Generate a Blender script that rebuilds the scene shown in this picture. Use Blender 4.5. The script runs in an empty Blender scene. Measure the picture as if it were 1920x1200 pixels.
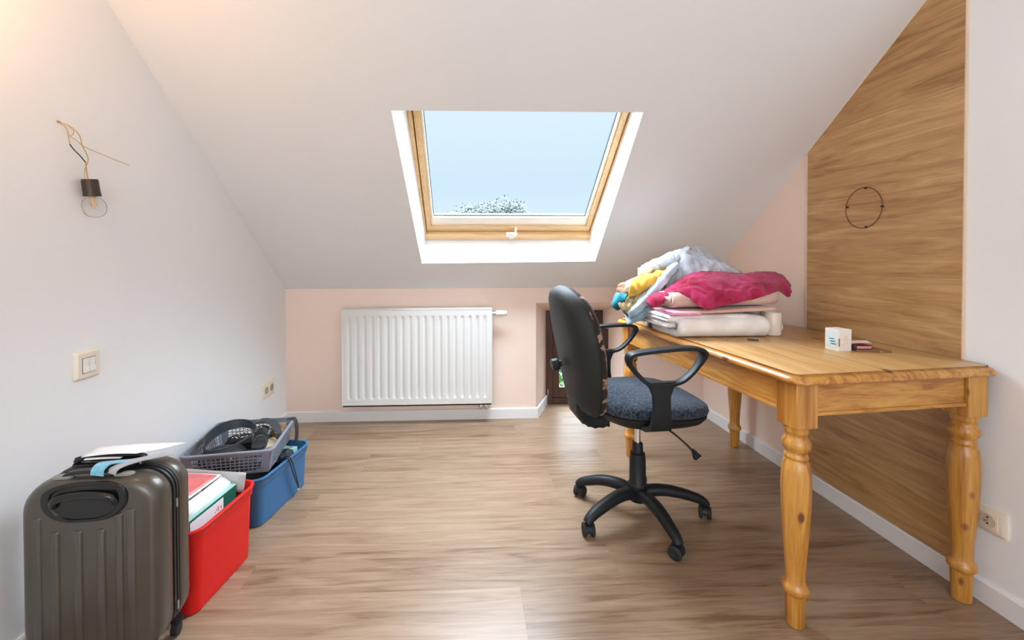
import bpy, bmesh, math, random
from mathutils import Vector, Matrix, noise
random.seed(7)
noise.seed_set(7)
sc = bpy.context.scene
col = sc.collection
PI = math.pi

# ------------------------------------------------------------------ camera
F_PX, CX, CY = 765.0, 912.4, 494.2
YAW, PITCH, ROLL = math.radians(-2.5), math.radians(-0.75), math.radians(0.1028)
cam = bpy.data.cameras.new('camera')
cam.sensor_width = 36.0
cam.lens = F_PX / 1920 * 36
cam.shift_x = (960 - CX) / 1920
cam.shift_y = (CY - 600) / 1920
cam.clip_start = 0.02
cam.clip_end = 400
camo = bpy.data.objects.new('camera', cam)
Mr = Matrix.Rotation(YAW, 3, 'Z') @ Matrix.Rotation(PITCH, 3, 'X') @ Matrix.Rotation(ROLL, 3, 'Y')
camo.matrix_world = Matrix.Translation((0, 0, 1.10)) @ (Mr @ Matrix.Rotation(PI / 2, 3, 'X')).to_4x4()
col.objects.link(camo)
sc.camera = camo

# ------------------------------------------------------------------ colour management
sc.view_settings.view_transform = 'Standard'
sc.view_settings.look = 'None'
sc.view_settings.exposure = 0.25
sc.view_settings.gamma = 1.0
sc.view_settings.use_curve_mapping = False
sc.cycles.use_denoising = True
sc.cycles.max_bounces = 10
sc.cycles.diffuse_bounces = 6
sc.cycles.transparent_max_bounces = 16
sc.cycles.caustics_reflective = False
sc.cycles.caustics_refractive = False

# ------------------------------------------------------------------ sky: pale hazy blue low down, bright overhead
W = bpy.data.worlds.new('sky')
sc.world = W
W.use_nodes = True
nt = W.node_tree
for n in list(nt.nodes):
    nt.nodes.remove(n)
wo = nt.nodes.new('ShaderNodeOutputWorld')
bg = nt.nodes.new('ShaderNodeBackground')
tc = nt.nodes.new('ShaderNodeTexCoord')
sp = nt.nodes.new('ShaderNodeSeparateXYZ')
nt.links.new(tc.outputs['Generated'], sp.inputs[0])
rp = nt.nodes.new('ShaderNodeValToRGB')
nt.links.new(sp.outputs['Z'], rp.inputs['Fac'])
el = rp.color_ramp.elements
el[0].position = 0.0
el[0].color = (0.70, 0.79, 0.86, 1)
el[1].position = 0.18
el[1].color = (0.575, 0.73, 0.83, 1)
e = el.new(0.36)
e.color = (0.67, 0.79, 0.85, 1)
e = el.new(0.9)
e.color = (0.78, 0.89, 1.0, 1)
rs = nt.nodes.new('ShaderNodeMapRange')
rs.inputs['From Min'].default_value = 0.40
rs.inputs['From Max'].default_value = 0.8
rs.inputs['To Min'].default_value = 1.0
rs.inputs['To Max'].default_value = 27.0
nt.links.new(sp.outputs['Z'], rs.inputs['Value'])
nt.links.new(rp.outputs[0], bg.inputs['Color'])
nt.links.new(rs.outputs[0], bg.inputs['Strength'])
nt.links.new(bg.outputs[0], wo.inputs['Surface'])

# ------------------------------------------------------------------ lights
def area(name, loc, target, sx, sy, power, color):
    L = bpy.data.lights.new(name, 'AREA')
    L.shape = 'RECTANGLE'
    L.size, L.size_y, L.energy, L.color = sx, sy, power, color
    o = bpy.data.objects.new(name, L)
    o.location = loc
    o.rotation_euler = (Vector(target) - Vector(loc)).to_track_quat('-Z', 'Y').to_euler()
    col.objects.link(o)
    return o
# broad cool fill light added in front of the unseen wall behind the camera
area('rear_fill', (-0.1, -2.5, 1.55), (0.3, 2.0, 1.0), 1.9, 1.5, 44.0, (0.80, 0.90, 1.0))
# weak warm fill light added under the ceiling, unseen behind the camera
area('ceiling_fill', (0.2, -0.9, 2.42), (0.2, -0.9, 0.0), 0.9, 0.9, 5.0, (1.0, 0.90, 0.80))
# warm wall lamp high on the left wall, out of frame
L = bpy.data.lights.new('warm_lamp', 'POINT')
L.energy, L.color, L.shadow_soft_size = 6.5, (1.0, 0.50, 0.17), 0.05
lo = bpy.data.objects.new('warm_lamp', L)
lo.location = (-1.08, 0.84, 1.86)
col.objects.link(lo)

# ------------------------------------------------------------------ mesh helpers
def new_bm():
    return bmesh.new()

def box(bm, x0, x1, y0, y1, z0, z1, M=None):
    vs = [bm.verts.new((x, y, z)) for x in (x0, x1) for y in (y0, y1) for z in (z0, z1)]
    for f in ((0, 1, 3, 2), (4, 6, 7, 5), (0, 4, 5, 1), (2, 3, 7, 6), (0, 2, 6, 4), (1, 5, 7, 3)):
        bm.faces.new([vs[i] for i in f])
    if M is not None:
        for v in vs:
            v.co = M @ v.co
    return vs

def loft(bm, rings, closed=True, cap0=True, cap1=True):
    R = [[bm.verts.new(p) for p in r] for r in rings]
    n = len(R[0])
    for a, b in zip(R[:-1], R[1:]):
        for i in range(n if closed else n - 1):
            j = (i + 1) % n
            bm.faces.new((a[i], a[j], b[j], b[i]))
    if closed and cap0:
        bm.faces.new(R[0][::-1])
    if closed and cap1:
        bm.faces.new(R[-1])
    return R

def lathe(bm, prof, seg=32, M=None, cap=True):
    rings = []
    for r, z in prof:
        ring = []
        for i in range(seg):
            a = 2 * PI * i / seg
            p = Vector((r * math.cos(a), r * math.sin(a), z))
            ring.append(M @ p if M is not None else p)
        rings.append(ring)
    return loft(bm, rings, True, cap, cap)

def catmull(P, n, closed=False):
    P = [Vector(p) for p in P]
    m = len(P)
    out = []
    segs = m if closed else m - 1
    for s in range(segs):
        if closed:
            p0, p1, p2, p3 = P[(s - 1) % m], P[s], P[(s + 1) % m], P[(s + 2) % m]
        else:
            p0, p1, p2, p3 = P[max(s - 1, 0)], P[s], P[s + 1], P[min(s + 2, m - 1)]
        for k in range(n):
            t = k / n
            out.append(0.5 * ((2 * p1) + (p2 - p0) * t + (2 * p0 - 5 * p1 + 4 * p2 - p3) * t * t + (3 * p1 - p0 - 3 * p2 + p3) * t ** 3))
    if not closed:
        out.append(P[-1])
    return out

def frames(pts, closed, up=None):
    out = []
    n = len(pts)
    prev = None
    for i, p in enumerate(pts):
        a = pts[(i - 1) % n] if (closed or i > 0) else p
        b = pts[(i + 1) % n] if (closed or i < n - 1) else p
        t = (b - a)
        t = t.normalized() if t.length > 1e-9 else Vector((0, 0, 1))
        if up is not None:
            s = Vector(up)
            s = (s - t * s.dot(t)).normalized()
        elif prev is None:
            s = t.orthogonal().normalized()
        else:
            s = (prev - t * prev.dot(t))
            s = s.normalized() if s.length > 1e-6 else t.orthogonal().normalized()
        prev = s
        out.append((p, t, s, t.cross(s)))
    return out

def tube(bm, pts, r, seg=8, closed=False, smooth=4, up=None, prof=None):
    """prof: list of (a, b) offsets along (side, normal) replacing the circle; r may be a list."""
    P = catmull(pts, smooth, closed) if smooth > 1 else [Vector(p) for p in pts]
    fr = frames(P, closed, up)
    rings = []
    for k, (p, t, s, b) in enumerate(fr):
        rr = r if not isinstance(r, (list, tuple)) else r[0] + (r[-1] - r[0]) * k / max(1, len(fr) - 1)
        if isinstance(r, (list, tuple)) and len(r) > 2:
            q = (len(r) - 1) * k / max(1, len(fr) - 1)
            i = min(int(q), len(r) - 2)
            rr = r[i] + (r[i + 1] - r[i]) * (q - i)
        if prof:
            rings.append([p + s * (a * rr) + b * (c * rr) for a, c in prof])
        else:
            rings.append([p + s * (rr * math.cos(2 * PI * i / seg)) + b * (rr * math.sin(2 * PI * i / seg)) for i in range(seg)])
    if closed:
        rings.append(rings[0])
        R = [[bm.verts.new(q) for q in ring] for ring in rings[:-1]]
        m = len(R)
        n = len(R[0])
        for a in range(m):
            A, B = R[a], R[(a + 1) % m]
            for i in range(n):
                j = (i + 1) % n
                bm.faces.new((A[i], A[j], B[j], B[i]))
    else:
        loft(bm, rings)

def rrect(w, h, r, n=6, cx=0, cy=0):
    """rounded rectangle outline (full sizes w, h), counter-clockwise"""
    r = min(r, w / 2 - 1e-4, h / 2 - 1e-4)
    out = []
    for sx, sy, a0 in ((1, 1, 0), (-1, 1, 90), (-1, -1, 180), (1, -1, 270)):
        for k in range(n + 1):
            a = math.radians(a0 + 90 * k / n)
            out.append((cx + sx * (w / 2 - r) + r * math.cos(a), cy + sy * (h / 2 - r) + r * math.sin(a)))
    return out

def prism(bm, poly, f0, f1):
    """poly: 2D points; f0/f1 map a point to 3D for the two faces"""
    loft(bm, [[f0(*p) for p in poly], [f1(*p) for p in poly]])

def obj(name, bm, mat, parent=None, smooth=False, bevel=0.0, sub=0, seg=2, recalc=True, angle=40):
    if recalc:
        bmesh.ops.recalc_face_normals(bm, faces=bm.faces)
    me = bpy.data.meshes.new(name)
    bm.to_mesh(me)
    bm.free()
    for m in (mat if isinstance(mat, (list, tuple)) else [mat]):
        me.materials.append(m)
    if smooth:
        for p in me.polygons:
            p.use_smooth = True
        try:
            if smooth != 'all':
                me.set_sharp_from_angle(angle=math.radians(angle))
        except Exception:
            pass
    o = bpy.data.objects.new(name, me)
    col.objects.link(o)
    if parent is not None:
        o.parent = parent
    if bevel > 0:
        m = o.modifiers.new('bevel', 'BEVEL')
        m.width, m.segments, m.limit_method, m.angle_limit = bevel, seg, 'ANGLE', math.radians(35)
        m.harden_normals = False
    if sub:
        m = o.modifiers.new('sub', 'SUBSURF')
        m.levels = m.render_levels = sub
    return o

def tag(o, label, cat, group=None, kind=None):
    if label: o['label'] = label
    if cat: o['category'] = cat
    if group: o['group'] = group
    if kind: o['kind'] = kind
    return o

def thing(name, label, cat, loc=(0, 0, 0), rz=0, group=None):
    o = bpy.data.objects.new(name, None)
    o.empty_display_size = 0.05
    o.location = loc
    o.rotation_euler = (0, 0, rz)
    col.objects.link(o)
    return tag(o, label, cat, group)

def struct(name, bm, mat, **k):
    o = obj(name, bm, mat, **k)
    o['kind'] = 'structure'
    return o

# ------------------------------------------------------------------ material helpers
def node(nt, t, **k):
    n = nt.nodes.new(t)
    for a, v in k.items():
        if a.startswith('i_'):
            n.inputs[a[2:].replace('_', ' ')].default_value = v
        else:
            setattr(n, a, v)
    return n

def base_mat(name):
    m = bpy.data.materials.new(name)
    m.use_nodes = True
    return m, m.node_tree, m.node_tree.nodes['Principled BSDF']

def plain(name, c, rough=0.5, metal=0.0, var=0.05, nscale=8.0, bump=0.0, bscale=200.0, coat=0.0, sheen=0.0, spec=0.5):
    m, nt, b = base_mat(name)
    tc = node(nt, 'ShaderNodeTexCoord')
    n = node(nt, 'ShaderNodeTexNoise')
    n.inputs['Scale'].default_value = nscale
    n.inputs['Detail'].default_value = 4
    nt.links.new(tc.outputs['Object'], n.inputs['Vector'])
    r = node(nt, 'ShaderNodeValToRGB')
    r.color_ramp.elements[0].position = 0.3
    r.color_ramp.elements[1].position = 0.7
    r.color_ramp.elements[0].color = (*[max(0, x * (1 - var)) for x in c], 1)
    r.color_ramp.elements[1].color = (*[min(1, x * (1 + var)) for x in c], 1)
    nt.links.new(n.outputs['Fac'], r.inputs['Fac'])
    nt.links.new(r.outputs[0], b.inputs['Base Color'])
    b.inputs['Roughness'].default_value = rough
    b.inputs['Metallic'].default_value = metal
    b.inputs['Coat Weight'].default_value = coat
    b.inputs['Sheen Weight'].default_value = sheen
    b.inputs['Specular IOR Level'].default_value = spec
    if bump:
        n2 = node(nt, 'ShaderNodeTexNoise')
        n2.inputs['Scale'].default_value = bscale
        n2.inputs['Detail'].default_value = 3
        nt.links.new(tc.outputs['Object'], n2.inputs['Vector'])
        bp = node(nt, 'ShaderNodeBump')
        bp.inputs['Strength'].default_value = bump
        bp.inputs['Distance'].default_value = 0.002
        nt.links.new(n2.outputs['Fac'], bp.inputs['Height'])
        nt.links.new(bp.outputs[0], b.inputs['Normal'])
    return m

def wood(name, stops, grain='X', scale=1.0, rough=0.4, knots=0.0, coat=0.2, streak=18.0, plank=None, seam=(0.25, 0.15, 0.08), seamw=0.012, bump=0.15, lo=0.30):
    """procedural timber. stops: ramp colours; plank=(width, length, long axis, cross axis)"""
    m, nt, b = base_mat(name)
    L = nt.links
    tc = node(nt, 'ShaderNodeTexCoord')
    sep = node(nt, 'ShaderNodeSeparateXYZ')
    L.new(tc.outputs['Object'], sep.inputs[0])
    ax = {'X': 0, 'Y': 1, 'Z': 2}
    def mth(op, a, b_=None, c=None):
        n = node(nt, 'ShaderNodeMath', operation=op)
        for i, v in enumerate((a, b_, c)):
            if v is None: continue
            if isinstance(v, (int, float)): n.inputs[i].default_value = v
            else: L.new(v, n.inputs[i])
        return n.outputs[0]
    comp = [sep.outputs[0], sep.outputs[1], sep.outputs[2]]
    edge = None
    rnd = None
    if plank:
        w, ln, la, ca = plank
        row = mth('DIVIDE', comp[ax[ca]], w)
        rowi = mth('FLOOR', row)
        wn = node(nt, 'ShaderNodeTexWhiteNoise', noise_dimensions='1D')
        L.new(rowi, wn.inputs['W'])
        off = mth('MULTIPLY_ADD', wn.outputs['Value'], 0.8, mth('MULTIPLY_ADD', comp[ax[la]], 1.0 / ln, 0.13))
        coli = mth('FLOOR', off)
        idv = mth('MULTIPLY_ADD', coli, 17.31, mth('MULTIPLY', rowi, 3.77))
        wn2 = node(nt, 'ShaderNodeTexWhiteNoise', noise_dimensions='1D')
        L.new(idv, wn2.inputs['W'])
        rnd = wn2.outputs['Value']
        fr = mth('FRACT', row)
        e1 = mth('MINIMUM', fr, mth('SUBTRACT', 1.0, fr))
        e1 = mth('MULTIPLY', e1, w)
        fc = mth('FRACT', off)
        e2 = mth('MULTIPLY', mth('MINIMUM', fc, mth('SUBTRACT', 1.0, fc)), ln)
        edge = mth('LESS_THAN', mth('MINIMUM', e1, e2), seamw)
    cmb = node(nt, 'ShaderNodeCombineXYZ')
    g = ax[grain]
    for i in range(3):
        v = mth('MULTIPLY', comp[i], (1.0 if i == g else streak) * scale)
        if rnd is not None:
            v = mth('MULTIPLY_ADD', rnd, 37.0 + 11 * i, v)
        L.new(v, cmb.inputs[i])
    n1 = node(nt, 'ShaderNodeTexNoise')
    n1.inputs['Scale'].default_value = 1.0
    n1.inputs['Detail'].default_value = 7
    n1.inputs['Roughness'].default_value = 0.62
    n1.inputs['Distortion'].default_value = 0.9
    L.new(cmb.outputs[0], n1.inputs['Vector'])
    # fine pores
    mp = node(nt, 'ShaderNodeVectorMath', operation='MULTIPLY')
    sc3 = [6.0, 6.0, 6.0]
    sc3[g] = 3.0
    mp.inputs[1].default_value = sc3
    L.new(cmb.outputs[0], mp.inputs[0])
    n2 = node(nt, 'ShaderNodeTexNoise')
    n2.inputs['Scale'].default_value = 1.0
    n2.inputs['Detail'].default_value = 3
    L.new(mp.outputs[0], n2.inputs['Vector'])
    f = mth('MULTIPLY_ADD', mth('SUBTRACT', n2.outputs['Fac'], 0.5), 0.30, n1.outputs['Fac'])
    if rnd is not None:
        f = mth('MULTIPLY_ADD', mth('SUBTRACT', rnd, 0.5), 0.14, f)
    rp = node(nt, 'ShaderNodeValToRGB')
    els = rp.color_ramp.elements
    n = len(stops)
    els[0].position, els[0].color = lo, (*stops[0], 1)
    els[1].position, els[1].color = 1 - lo, (*stops[-1], 1)
    for i in range(1, n - 1):
        e = els.new(lo + (1 - 2 * lo) * i / (n - 1))
        e.color = (*stops[i], 1)
    L.new(f, rp.inputs['Fac'])
    colr = rp.outputs[0]
    if knots > 0:
        kc = node(nt, 'ShaderNodeCombineXYZ')
        for i in range(3):
            L.new(mth('MULTIPLY', comp[i], (9.0 if i == g else 17.0)), kc.inputs[i])
        vo = node(nt, 'ShaderNodeTexVoronoi')
        vo.inputs['Scale'].default_value = 1.0
        L.new(kc.outputs[0], vo.inputs['Vector'])
        s2 = node(nt, 'ShaderNodeSeparateColor')
        L.new(vo.outputs['Color'], s2.inputs[0])
        pick = mth('LESS_THAN', s2.outputs[0], knots)
        kr = node(nt, 'ShaderNodeMapRange')
        kr.inputs['From Min'].default_value = 0.10
        kr.inputs['From Max'].default_value = 0.19
        kr.inputs['To Min'].default_value = 1.0
        kr.inputs['To Max'].default_value = 0.0
        L.new(vo.outputs['Distance'], kr.inputs['Value'])
        kf = mth('MULTIPLY', pick, kr.outputs[0])
        mx = node(nt, 'ShaderNodeMix', data_type='RGBA')
        L.new(kf, mx.inputs[0])
        L.new(colr, mx.inputs[6])
        mx.inputs[7].default_value = (0.14, 0.035, 0.01, 1)
        colr = mx.outputs[2]
    if edge is not None:
        mx = node(nt, 'ShaderNodeMix', data_type='RGBA')
        L.new(mth('MULTIPLY', edge, 0.45), mx.inputs[0])
        L.new(colr, mx.inputs[6])
        mx.inputs[7].default_value = (*seam, 1)
        colr = mx.outputs[2]
    L.new(colr, b.inputs['Base Color'])
    rr = node(nt, 'ShaderNodeMapRange')
    rr.inputs['To Min'].default_value = rough - 0.06
    rr.inputs['To Max'].default_value = rough + 0.08
    L.new(n1.outputs['Fac'], rr.inputs['Value'])
    L.new(rr.outputs[0], b.inputs['Roughness'])
    b.inputs['Coat Weight'].default_value = coat
    b.inputs['Coat Roughness'].default_value = 0.25
    bp = node(nt, 'ShaderNodeBump')
    bp.inputs['Strength'].default_value = bump
    bp.inputs['Distance'].default_value = 0.001
    L.new(f, bp.inputs['Height'])
    L.new(bp.outputs[0], b.inputs['Normal'])
    return m

def fabric(name, c1, c2=None, scale=30.0, rough=0.9, weave=900.0, bump=0.35, sheen=0.3, lo=0.4, hi=0.6):
    m, nt, b = base_mat(name)
    L = nt.links
    tc = node(nt, 'ShaderNodeTexCoord')
    n = node(nt, 'ShaderNodeTexNoise')
    n.inputs['Scale'].default_value = scale
    n.inputs['Detail'].default_value = 5
    L.new(tc.outputs['Object'], n.inputs['Vector'])
    r = node(nt, 'ShaderNodeValToRGB')
    r.color_ramp.elements[0].position, r.color_ramp.elements[1].position = lo, hi
    r.color_ramp.elements[0].color = (*c1, 1)
    r.color_ramp.elements[1].color = (*(c2 or c1), 1)
    L.new(n.outputs['Fac'], r.inputs['Fac'])
    L.new(r.outputs[0], b.inputs['Base Color'])
    b.inputs['Roughness'].default_value = rough
    b.inputs['Sheen Weight'].default_value = sheen
    b.inputs['Specular IOR Level'].default_value = 0.2
    n2 = node(nt, 'ShaderNodeTexNoise')
    n2.inputs['Scale'].default_value = weave
    n2.inputs['Detail'].default_value = 2
    L.new(tc.outputs['Object'], n2.inputs['Vector'])
    bp = node(nt, 'ShaderNodeBump')
    bp.inputs['Strength'].default_value = bump
    bp.inputs['Distance'].default_value = 0.002
    L.new(n2.outputs['Fac'], bp.inputs['Height'])
    L.new(bp.outputs[0], b.inputs['Normal'])
    return m

def glass(name, tint=(0.95, 0.98, 1.0), refl=0.08):
    m = bpy.data.materials.new(name)
    m.use_nodes = True
    nt = m.node_tree
    for n in list(nt.nodes):
        nt.nodes.remove(n)
    out = node(nt, 'ShaderNodeOutputMaterial')
    tr = node(nt, 'ShaderNodeBsdfTransparent')
    tr.inputs['Color'].default_value = (*tint, 1)
    gl = node(nt, 'ShaderNodeBsdfGlossy')
    gl.inputs['Roughness'].default_value = 0.03
    fr = node(nt, 'ShaderNodeLayerWeight')
    fr.inputs['Blend'].default_value = refl
    mx = node(nt, 'ShaderNodeMixShader')
    nt.links.new(fr.outputs['Fresnel'], mx.inputs[0])
    nt.links.new(tr.outputs[0], mx.inputs[1])
    nt.links.new(gl.outputs[0], mx.inputs[2])
    nt.links.new(mx.outputs[0], out.inputs['Surface'])
    return m

# ------------------------------------------------------------------ materials
M_white = plain('white_wall_paint', (0.83, 0.835, 0.845), 0.85, var=0.012, nscale=1.5, bump=0.12, bscale=140)
M_ceil = plain('ceiling_paint', (0.76, 0.76, 0.755), 0.9, var=0.012, nscale=1.5, bump=0.10, bscale=140)
M_shaft = plain('lit_reveal_paint', (0.88, 0.88, 0.88), 0.7, var=0.01)  # ceiling paint made whiter, the shaft's stronger light put into its colour
M_pink = plain('pale_pink_paint', (0.83, 0.665, 0.57), 0.85, var=0.015, nscale=1.5, bump=0.12, bscale=140)
M_bb = plain('white_skirting', (0.78, 0.775, 0.77), 0.45, var=0.01)
M_floor = wood('laminate_floor', [(0.165, 0.095, 0.052), (0.248, 0.157, 0.095), (0.292, 0.194, 0.122), (0.33, 0.228, 0.148)], 'X', 2.6, 0.34, 0, 0.25, 12, (0.192, 1.285, 'X', 'Y'), (0.24, 0.165, 0.11), 0.0011)
M_panel = wood('oak_cladding', [(0.28, 0.14, 0.046), (0.41, 0.225, 0.088), (0.48, 0.28, 0.118), (0.57, 0.35, 0.165)], 'Y', 2.8, 0.5, 0, 0.1, 9, (0.32, 60.0, 'Y', 'Z'), (0.14, 0.07, 0.03), 0.0013)
PINE = [(0.32, 0.110, 0.010), (0.44, 0.175, 0.022), (0.52, 0.23, 0.036), (0.59, 0.30, 0.060)]
M_pineX = wood('waxed_pine_across', PINE, 'X', 1.6, 0.36, 0.45, 0.35, 22, lo=0.36)
M_pineY = wood('waxed_pine_lengthwise', PINE, 'Y', 1.6, 0.34, 0.35, 0.35, 22, lo=0.36)
M_pineTop = wood('waxed_pine_tabletop', [(0.38, 0.18, 0.048), (0.51, 0.28, 0.095), (0.59, 0.35, 0.135), (0.66, 0.42, 0.18)], 'Y', 1.3, 0.36, 0.05, 0.25, 14, (0.105, 9.0, 'Y', 'X'), (0.42, 0.22, 0.08), 0.0007)
M_pineZ = wood('waxed_pine_upright', PINE, 'Z', 1.8, 0.36, 0.6, 0.35, 18, lo=0.36)
M_winpine = wood('varnished_window_pine', [(0.66, 0.40, 0.17), (0.76, 0.50, 0.24), (0.84, 0.60, 0.33)], 'X', 2.0, 0.35, 0, 0.3, 18)
M_winpineS = wood('varnished_window_pine_side', [(0.66, 0.40, 0.17), (0.76, 0.50, 0.24), (0.84, 0.60, 0.33)], 'Y', 2.0, 0.35, 0, 0.3, 18)
M_cream = plain('pale_glazing_bead', (0.90, 0.83, 0.70), 0.4)
M_gasket = plain('grey_glazing_gasket', (0.10, 0.13, 0.14), 0.5)
M_glass = glass('window_glass', (0.97, 0.985, 1.0), 0.03)
M_dkbrown = wood('dark_brown_window_wood', [(0.035, 0.013, 0.008), (0.06, 0.024, 0.014), (0.085, 0.036, 0.022)], 'Z', 2.0, 0.4, 0, 0.2, 18)
M_radi = plain('radiator_enamel', (0.67, 0.66, 0.635), 0.35, var=0.01)
M_plastic_w = plain('white_plastic', (0.80, 0.78, 0.74), 0.35, var=0.01)
M_plastic_c = plain('cream_plastic', (0.78, 0.70, 0.58), 0.38, var=0.01)
M_hole = plain('dark_hole', (0.03, 0.025, 0.02), 0.6)
M_brass = plain('brass', (0.55, 0.38, 0.15), 0.3, 1.0)
M_chrome = plain('chrome', (0.78, 0.78, 0.80), 0.18, 1.0)
M_steel = plain('brushed_steel', (0.5, 0.48, 0.45), 0.35, 1.0)
M_blackp = plain('black_plastic', (0.011, 0.013, 0.015), 0.45, var=0.1, bump=0.15, bscale=600, spec=0.3)
M_blackp2 = plain('black_shell_plastic', (0.017, 0.018, 0.017), 0.55, var=0.1, bump=0.25, bscale=500, spec=0.3)
M_rubber = plain('black_rubber', (0.012, 0.012, 0.012), 0.7)
M_seat = fabric('charcoal_seat_fabric', (0.010, 0.013, 0.018), (0.060, 0.075, 0.100), 120, 0.95, 500, 0.5, 0.1, 0.36, 0.66)
M_backf = fabric('patterned_back_fabric', (0.03, 0.02, 0.016), (0.34, 0.21, 0.13), 26, 0.95, 500, 0.4, 0.1, 0.52, 0.57)
M_case = plain('graphite_brown_shell', (0.085, 0.072, 0.058), 0.30, 0.35, var=0.06, bump=0.12, bscale=900, coat=0.3)
M_case_blk = plain('black_zip_tape', (0.012, 0.012, 0.012), 0.5)
M_blackgloss = plain('black_gloss_plastic', (0.008, 0.008, 0.008), 0.2)
M_greystrap = plain('grey_rubber_pad', (0.26, 0.25, 0.23), 0.6)
M_blueS = fabric('light_blue_webbing', (0.16, 0.45, 0.62), (0.22, 0.55, 0.72), 60, 0.8, 900)
M_silver = plain('silver_grey_webbing', (0.42, 0.42, 0.44), 0.5)
M_paper = plain('white_paper', (0.84, 0.85, 0.87), 0.7, var=0.02)
M_red = plain('red_plastic', (0.64, 0.010, 0.008), 0.42, var=0.03, spec=0.3)
M_blue = plain('blue_plastic', (0.030, 0.135, 0.30), 0.4, var=0.03)
M_grey = plain('grey_blue_plastic', (0.22, 0.24, 0.29), 0.42, var=0.03)
M_green = plain('dark_green_board', (0.006, 0.13, 0.085), 0.5)
M_mint = plain('mint_card', (0.33, 0.56, 0.50), 0.6)
M_pinkc = plain('coral_pink_card', (0.74, 0.16, 0.16), 0.35, var=0.15, nscale=25)
M_card = plain('brown_card', (0.22, 0.17, 0.14), 0.7)
M_clear = plain('milky_plastic_sleeve', (0.68, 0.68, 0.68), 0.25)
M_leather = plain('black_leather', (0.014, 0.016, 0.02), 0.45, bump=0.3, bscale=300)
M_leather2 = plain('slate_grey_leather', (0.035, 0.045, 0.055), 0.45, bump=0.3, bscale=300)
M_bead = plain('silver_bead', (0.8, 0.78, 0.74), 0.15, 1.0)
M_beige = fabric('beige_fabric', (0.42, 0.34, 0.22), (0.55, 0.46, 0.32), 40)
M_brown = fabric('brown_fabric', (0.20, 0.12, 0.07), (0.30, 0.19, 0.12), 40)
M_bulb = glass('bulb_glass', (0.98, 0.975, 0.965), 0.035)
M_wire = plain('ochre_wire', (0.50, 0.33, 0.14), 0.5)
M_wireblk = plain('black_wire', (0.02, 0.018, 0.015), 0.5)
M_bronze = plain('dark_bronze_lampholder', (0.045, 0.032, 0.022), 0.4, 0.3)
M_rust = plain('dark_brown_wire', (0.05, 0.02, 0.01), 0.5, 0.3)
M_mug = plain('cream_stoneware', (0.82, 0.70, 0.58), 0.3, var=0.02)

# ------------------------------------------------------------------ room dimensions
XL, XR, YB, HK = -1.228, 1.644, 2.786, 0.8955
SL = math.radians(39.12)
T = math.tan(SL)
YR, ZT = -2.6, 2.5                       # rear wall, flat ceiling height
YF = YB - (ZT - HK) / T                  # where the pitch meets the flat ceiling
YN = 3.04                                # back of the niche
def slope(x, s, n=0.0):
    return Vector((x, YB - s * math.cos(SL) + n * math.sin(SL), HK + s * math.sin(SL) + n * math.cos(SL)))

# floor
bm = new_bm()
box(bm, XL - 0.05, XR + 0.05, YR, YN + 0.03, -0.05, 0.0)
struct('floor', bm, M_floor)

# ceiling: pitched plane with the skylight shaft, then the flat part
bm = new_bm()
s0a, s0b, s1a, s1b = 0.273, 0.291, 1.322, 1.329
A = [slope(-0.294, s0a), slope(0.802, s0b), slope(0.761, s1b), slope(-0.329, s1a)]
D = 0.185
B = [slope(-0.270, 0.325, D), slope(0.780, 0.330, D), slope(0.780, 1.40, D), slope(-0.292, 1.40, D)]
STOP = (ZT - HK) / math.sin(SL)
c = [slope(XL - 0.02, -0.02), slope(XR + 0.02, -0.02), slope(XR + 0.02, STOP), slope(XL - 0.02, STOP)]
V = lambda p: bm.verts.new(p)
cv = [V(p) for p in c]; av = [V(p) for p in A]; bv = [V(p) for p in B]
for i in range(4):
    j = (i + 1) % 4
    bm.faces.new((cv[i], cv[j], av[j], av[i]))
    f = bm.faces.new((av[i], av[j], bv[j], bv[i]))
    f.material_index = 1
f1, f2 = V((XL - 0.02, YR, ZT)), V((XR + 0.02, YR, ZT))
bm.faces.new((cv[3], cv[2], f2, f1))
# outer skin so that the roof has thickness
oc = [V(slope(XL - 0.1, -0.15, 0.22)), V(slope(XR + 0.1, -0.15, 0.22)), V(slope(XR + 0.1, STOP, 0.22)), V(slope(XL - 0.1, STOP, 0.22))]
ob = [V(slope(-0.33, 0.26, 0.22)), V(slope(0.86, 0.26, 0.22)), V(slope(0.86, 1.48, 0.22)), V(slope(-0.36, 1.48, 0.22))]
for i in range(4):
    j = (i + 1) % 4
    bm.faces.new((oc[i], oc[j], ob[j], ob[i]))
g1, g2 = V((XL - 0.1, YR, ZT + 0.25)), V((XR + 0.1, YR, ZT + 0.25))
bm.faces.new((oc[3], oc[2], g2, g1))
struct('ceiling', bm, [M_ceil, M_shaft], recalc=False)

# side walls
def side_poly(y0, y1):
    ys = sorted({y0, y1} | ({YF} if y0 < YF < y1 else set()))
    z = lambda y: ZT if y <= YF else HK + (YB - y) * T
    return [(y0, 0), (y1, 0)] + [(y, z(y)) for y in ys[::-1]]
bm = new_bm()
prism(bm, side_poly(YR, YB + 0.01), lambda y, z: Vector((XL, y, z)), lambda y, z: Vector((XL - 0.1, y, z + 0.02)))
struct('wall_left', bm, M_white)
bm = new_bm()
prism(bm, side_poly(YR, 1.6), lambda y, z: Vector((XR, y, z)), lambda y, z: Vector((XR + 0.1, y, z + 0.02)))
k = len(bm.faces)
prism(bm, side_poly(1.6, YB + 0.01), lambda y, z: Vector((XR, y, z)), lambda y, z: Vector((XR + 0.1, y, z + 0.02)))
bm.faces.ensure_lookup_table()
for f in bm.faces[k:]:
    f.material_index = 1
struct('wall_right', bm, [M_white, M_pink])
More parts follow.
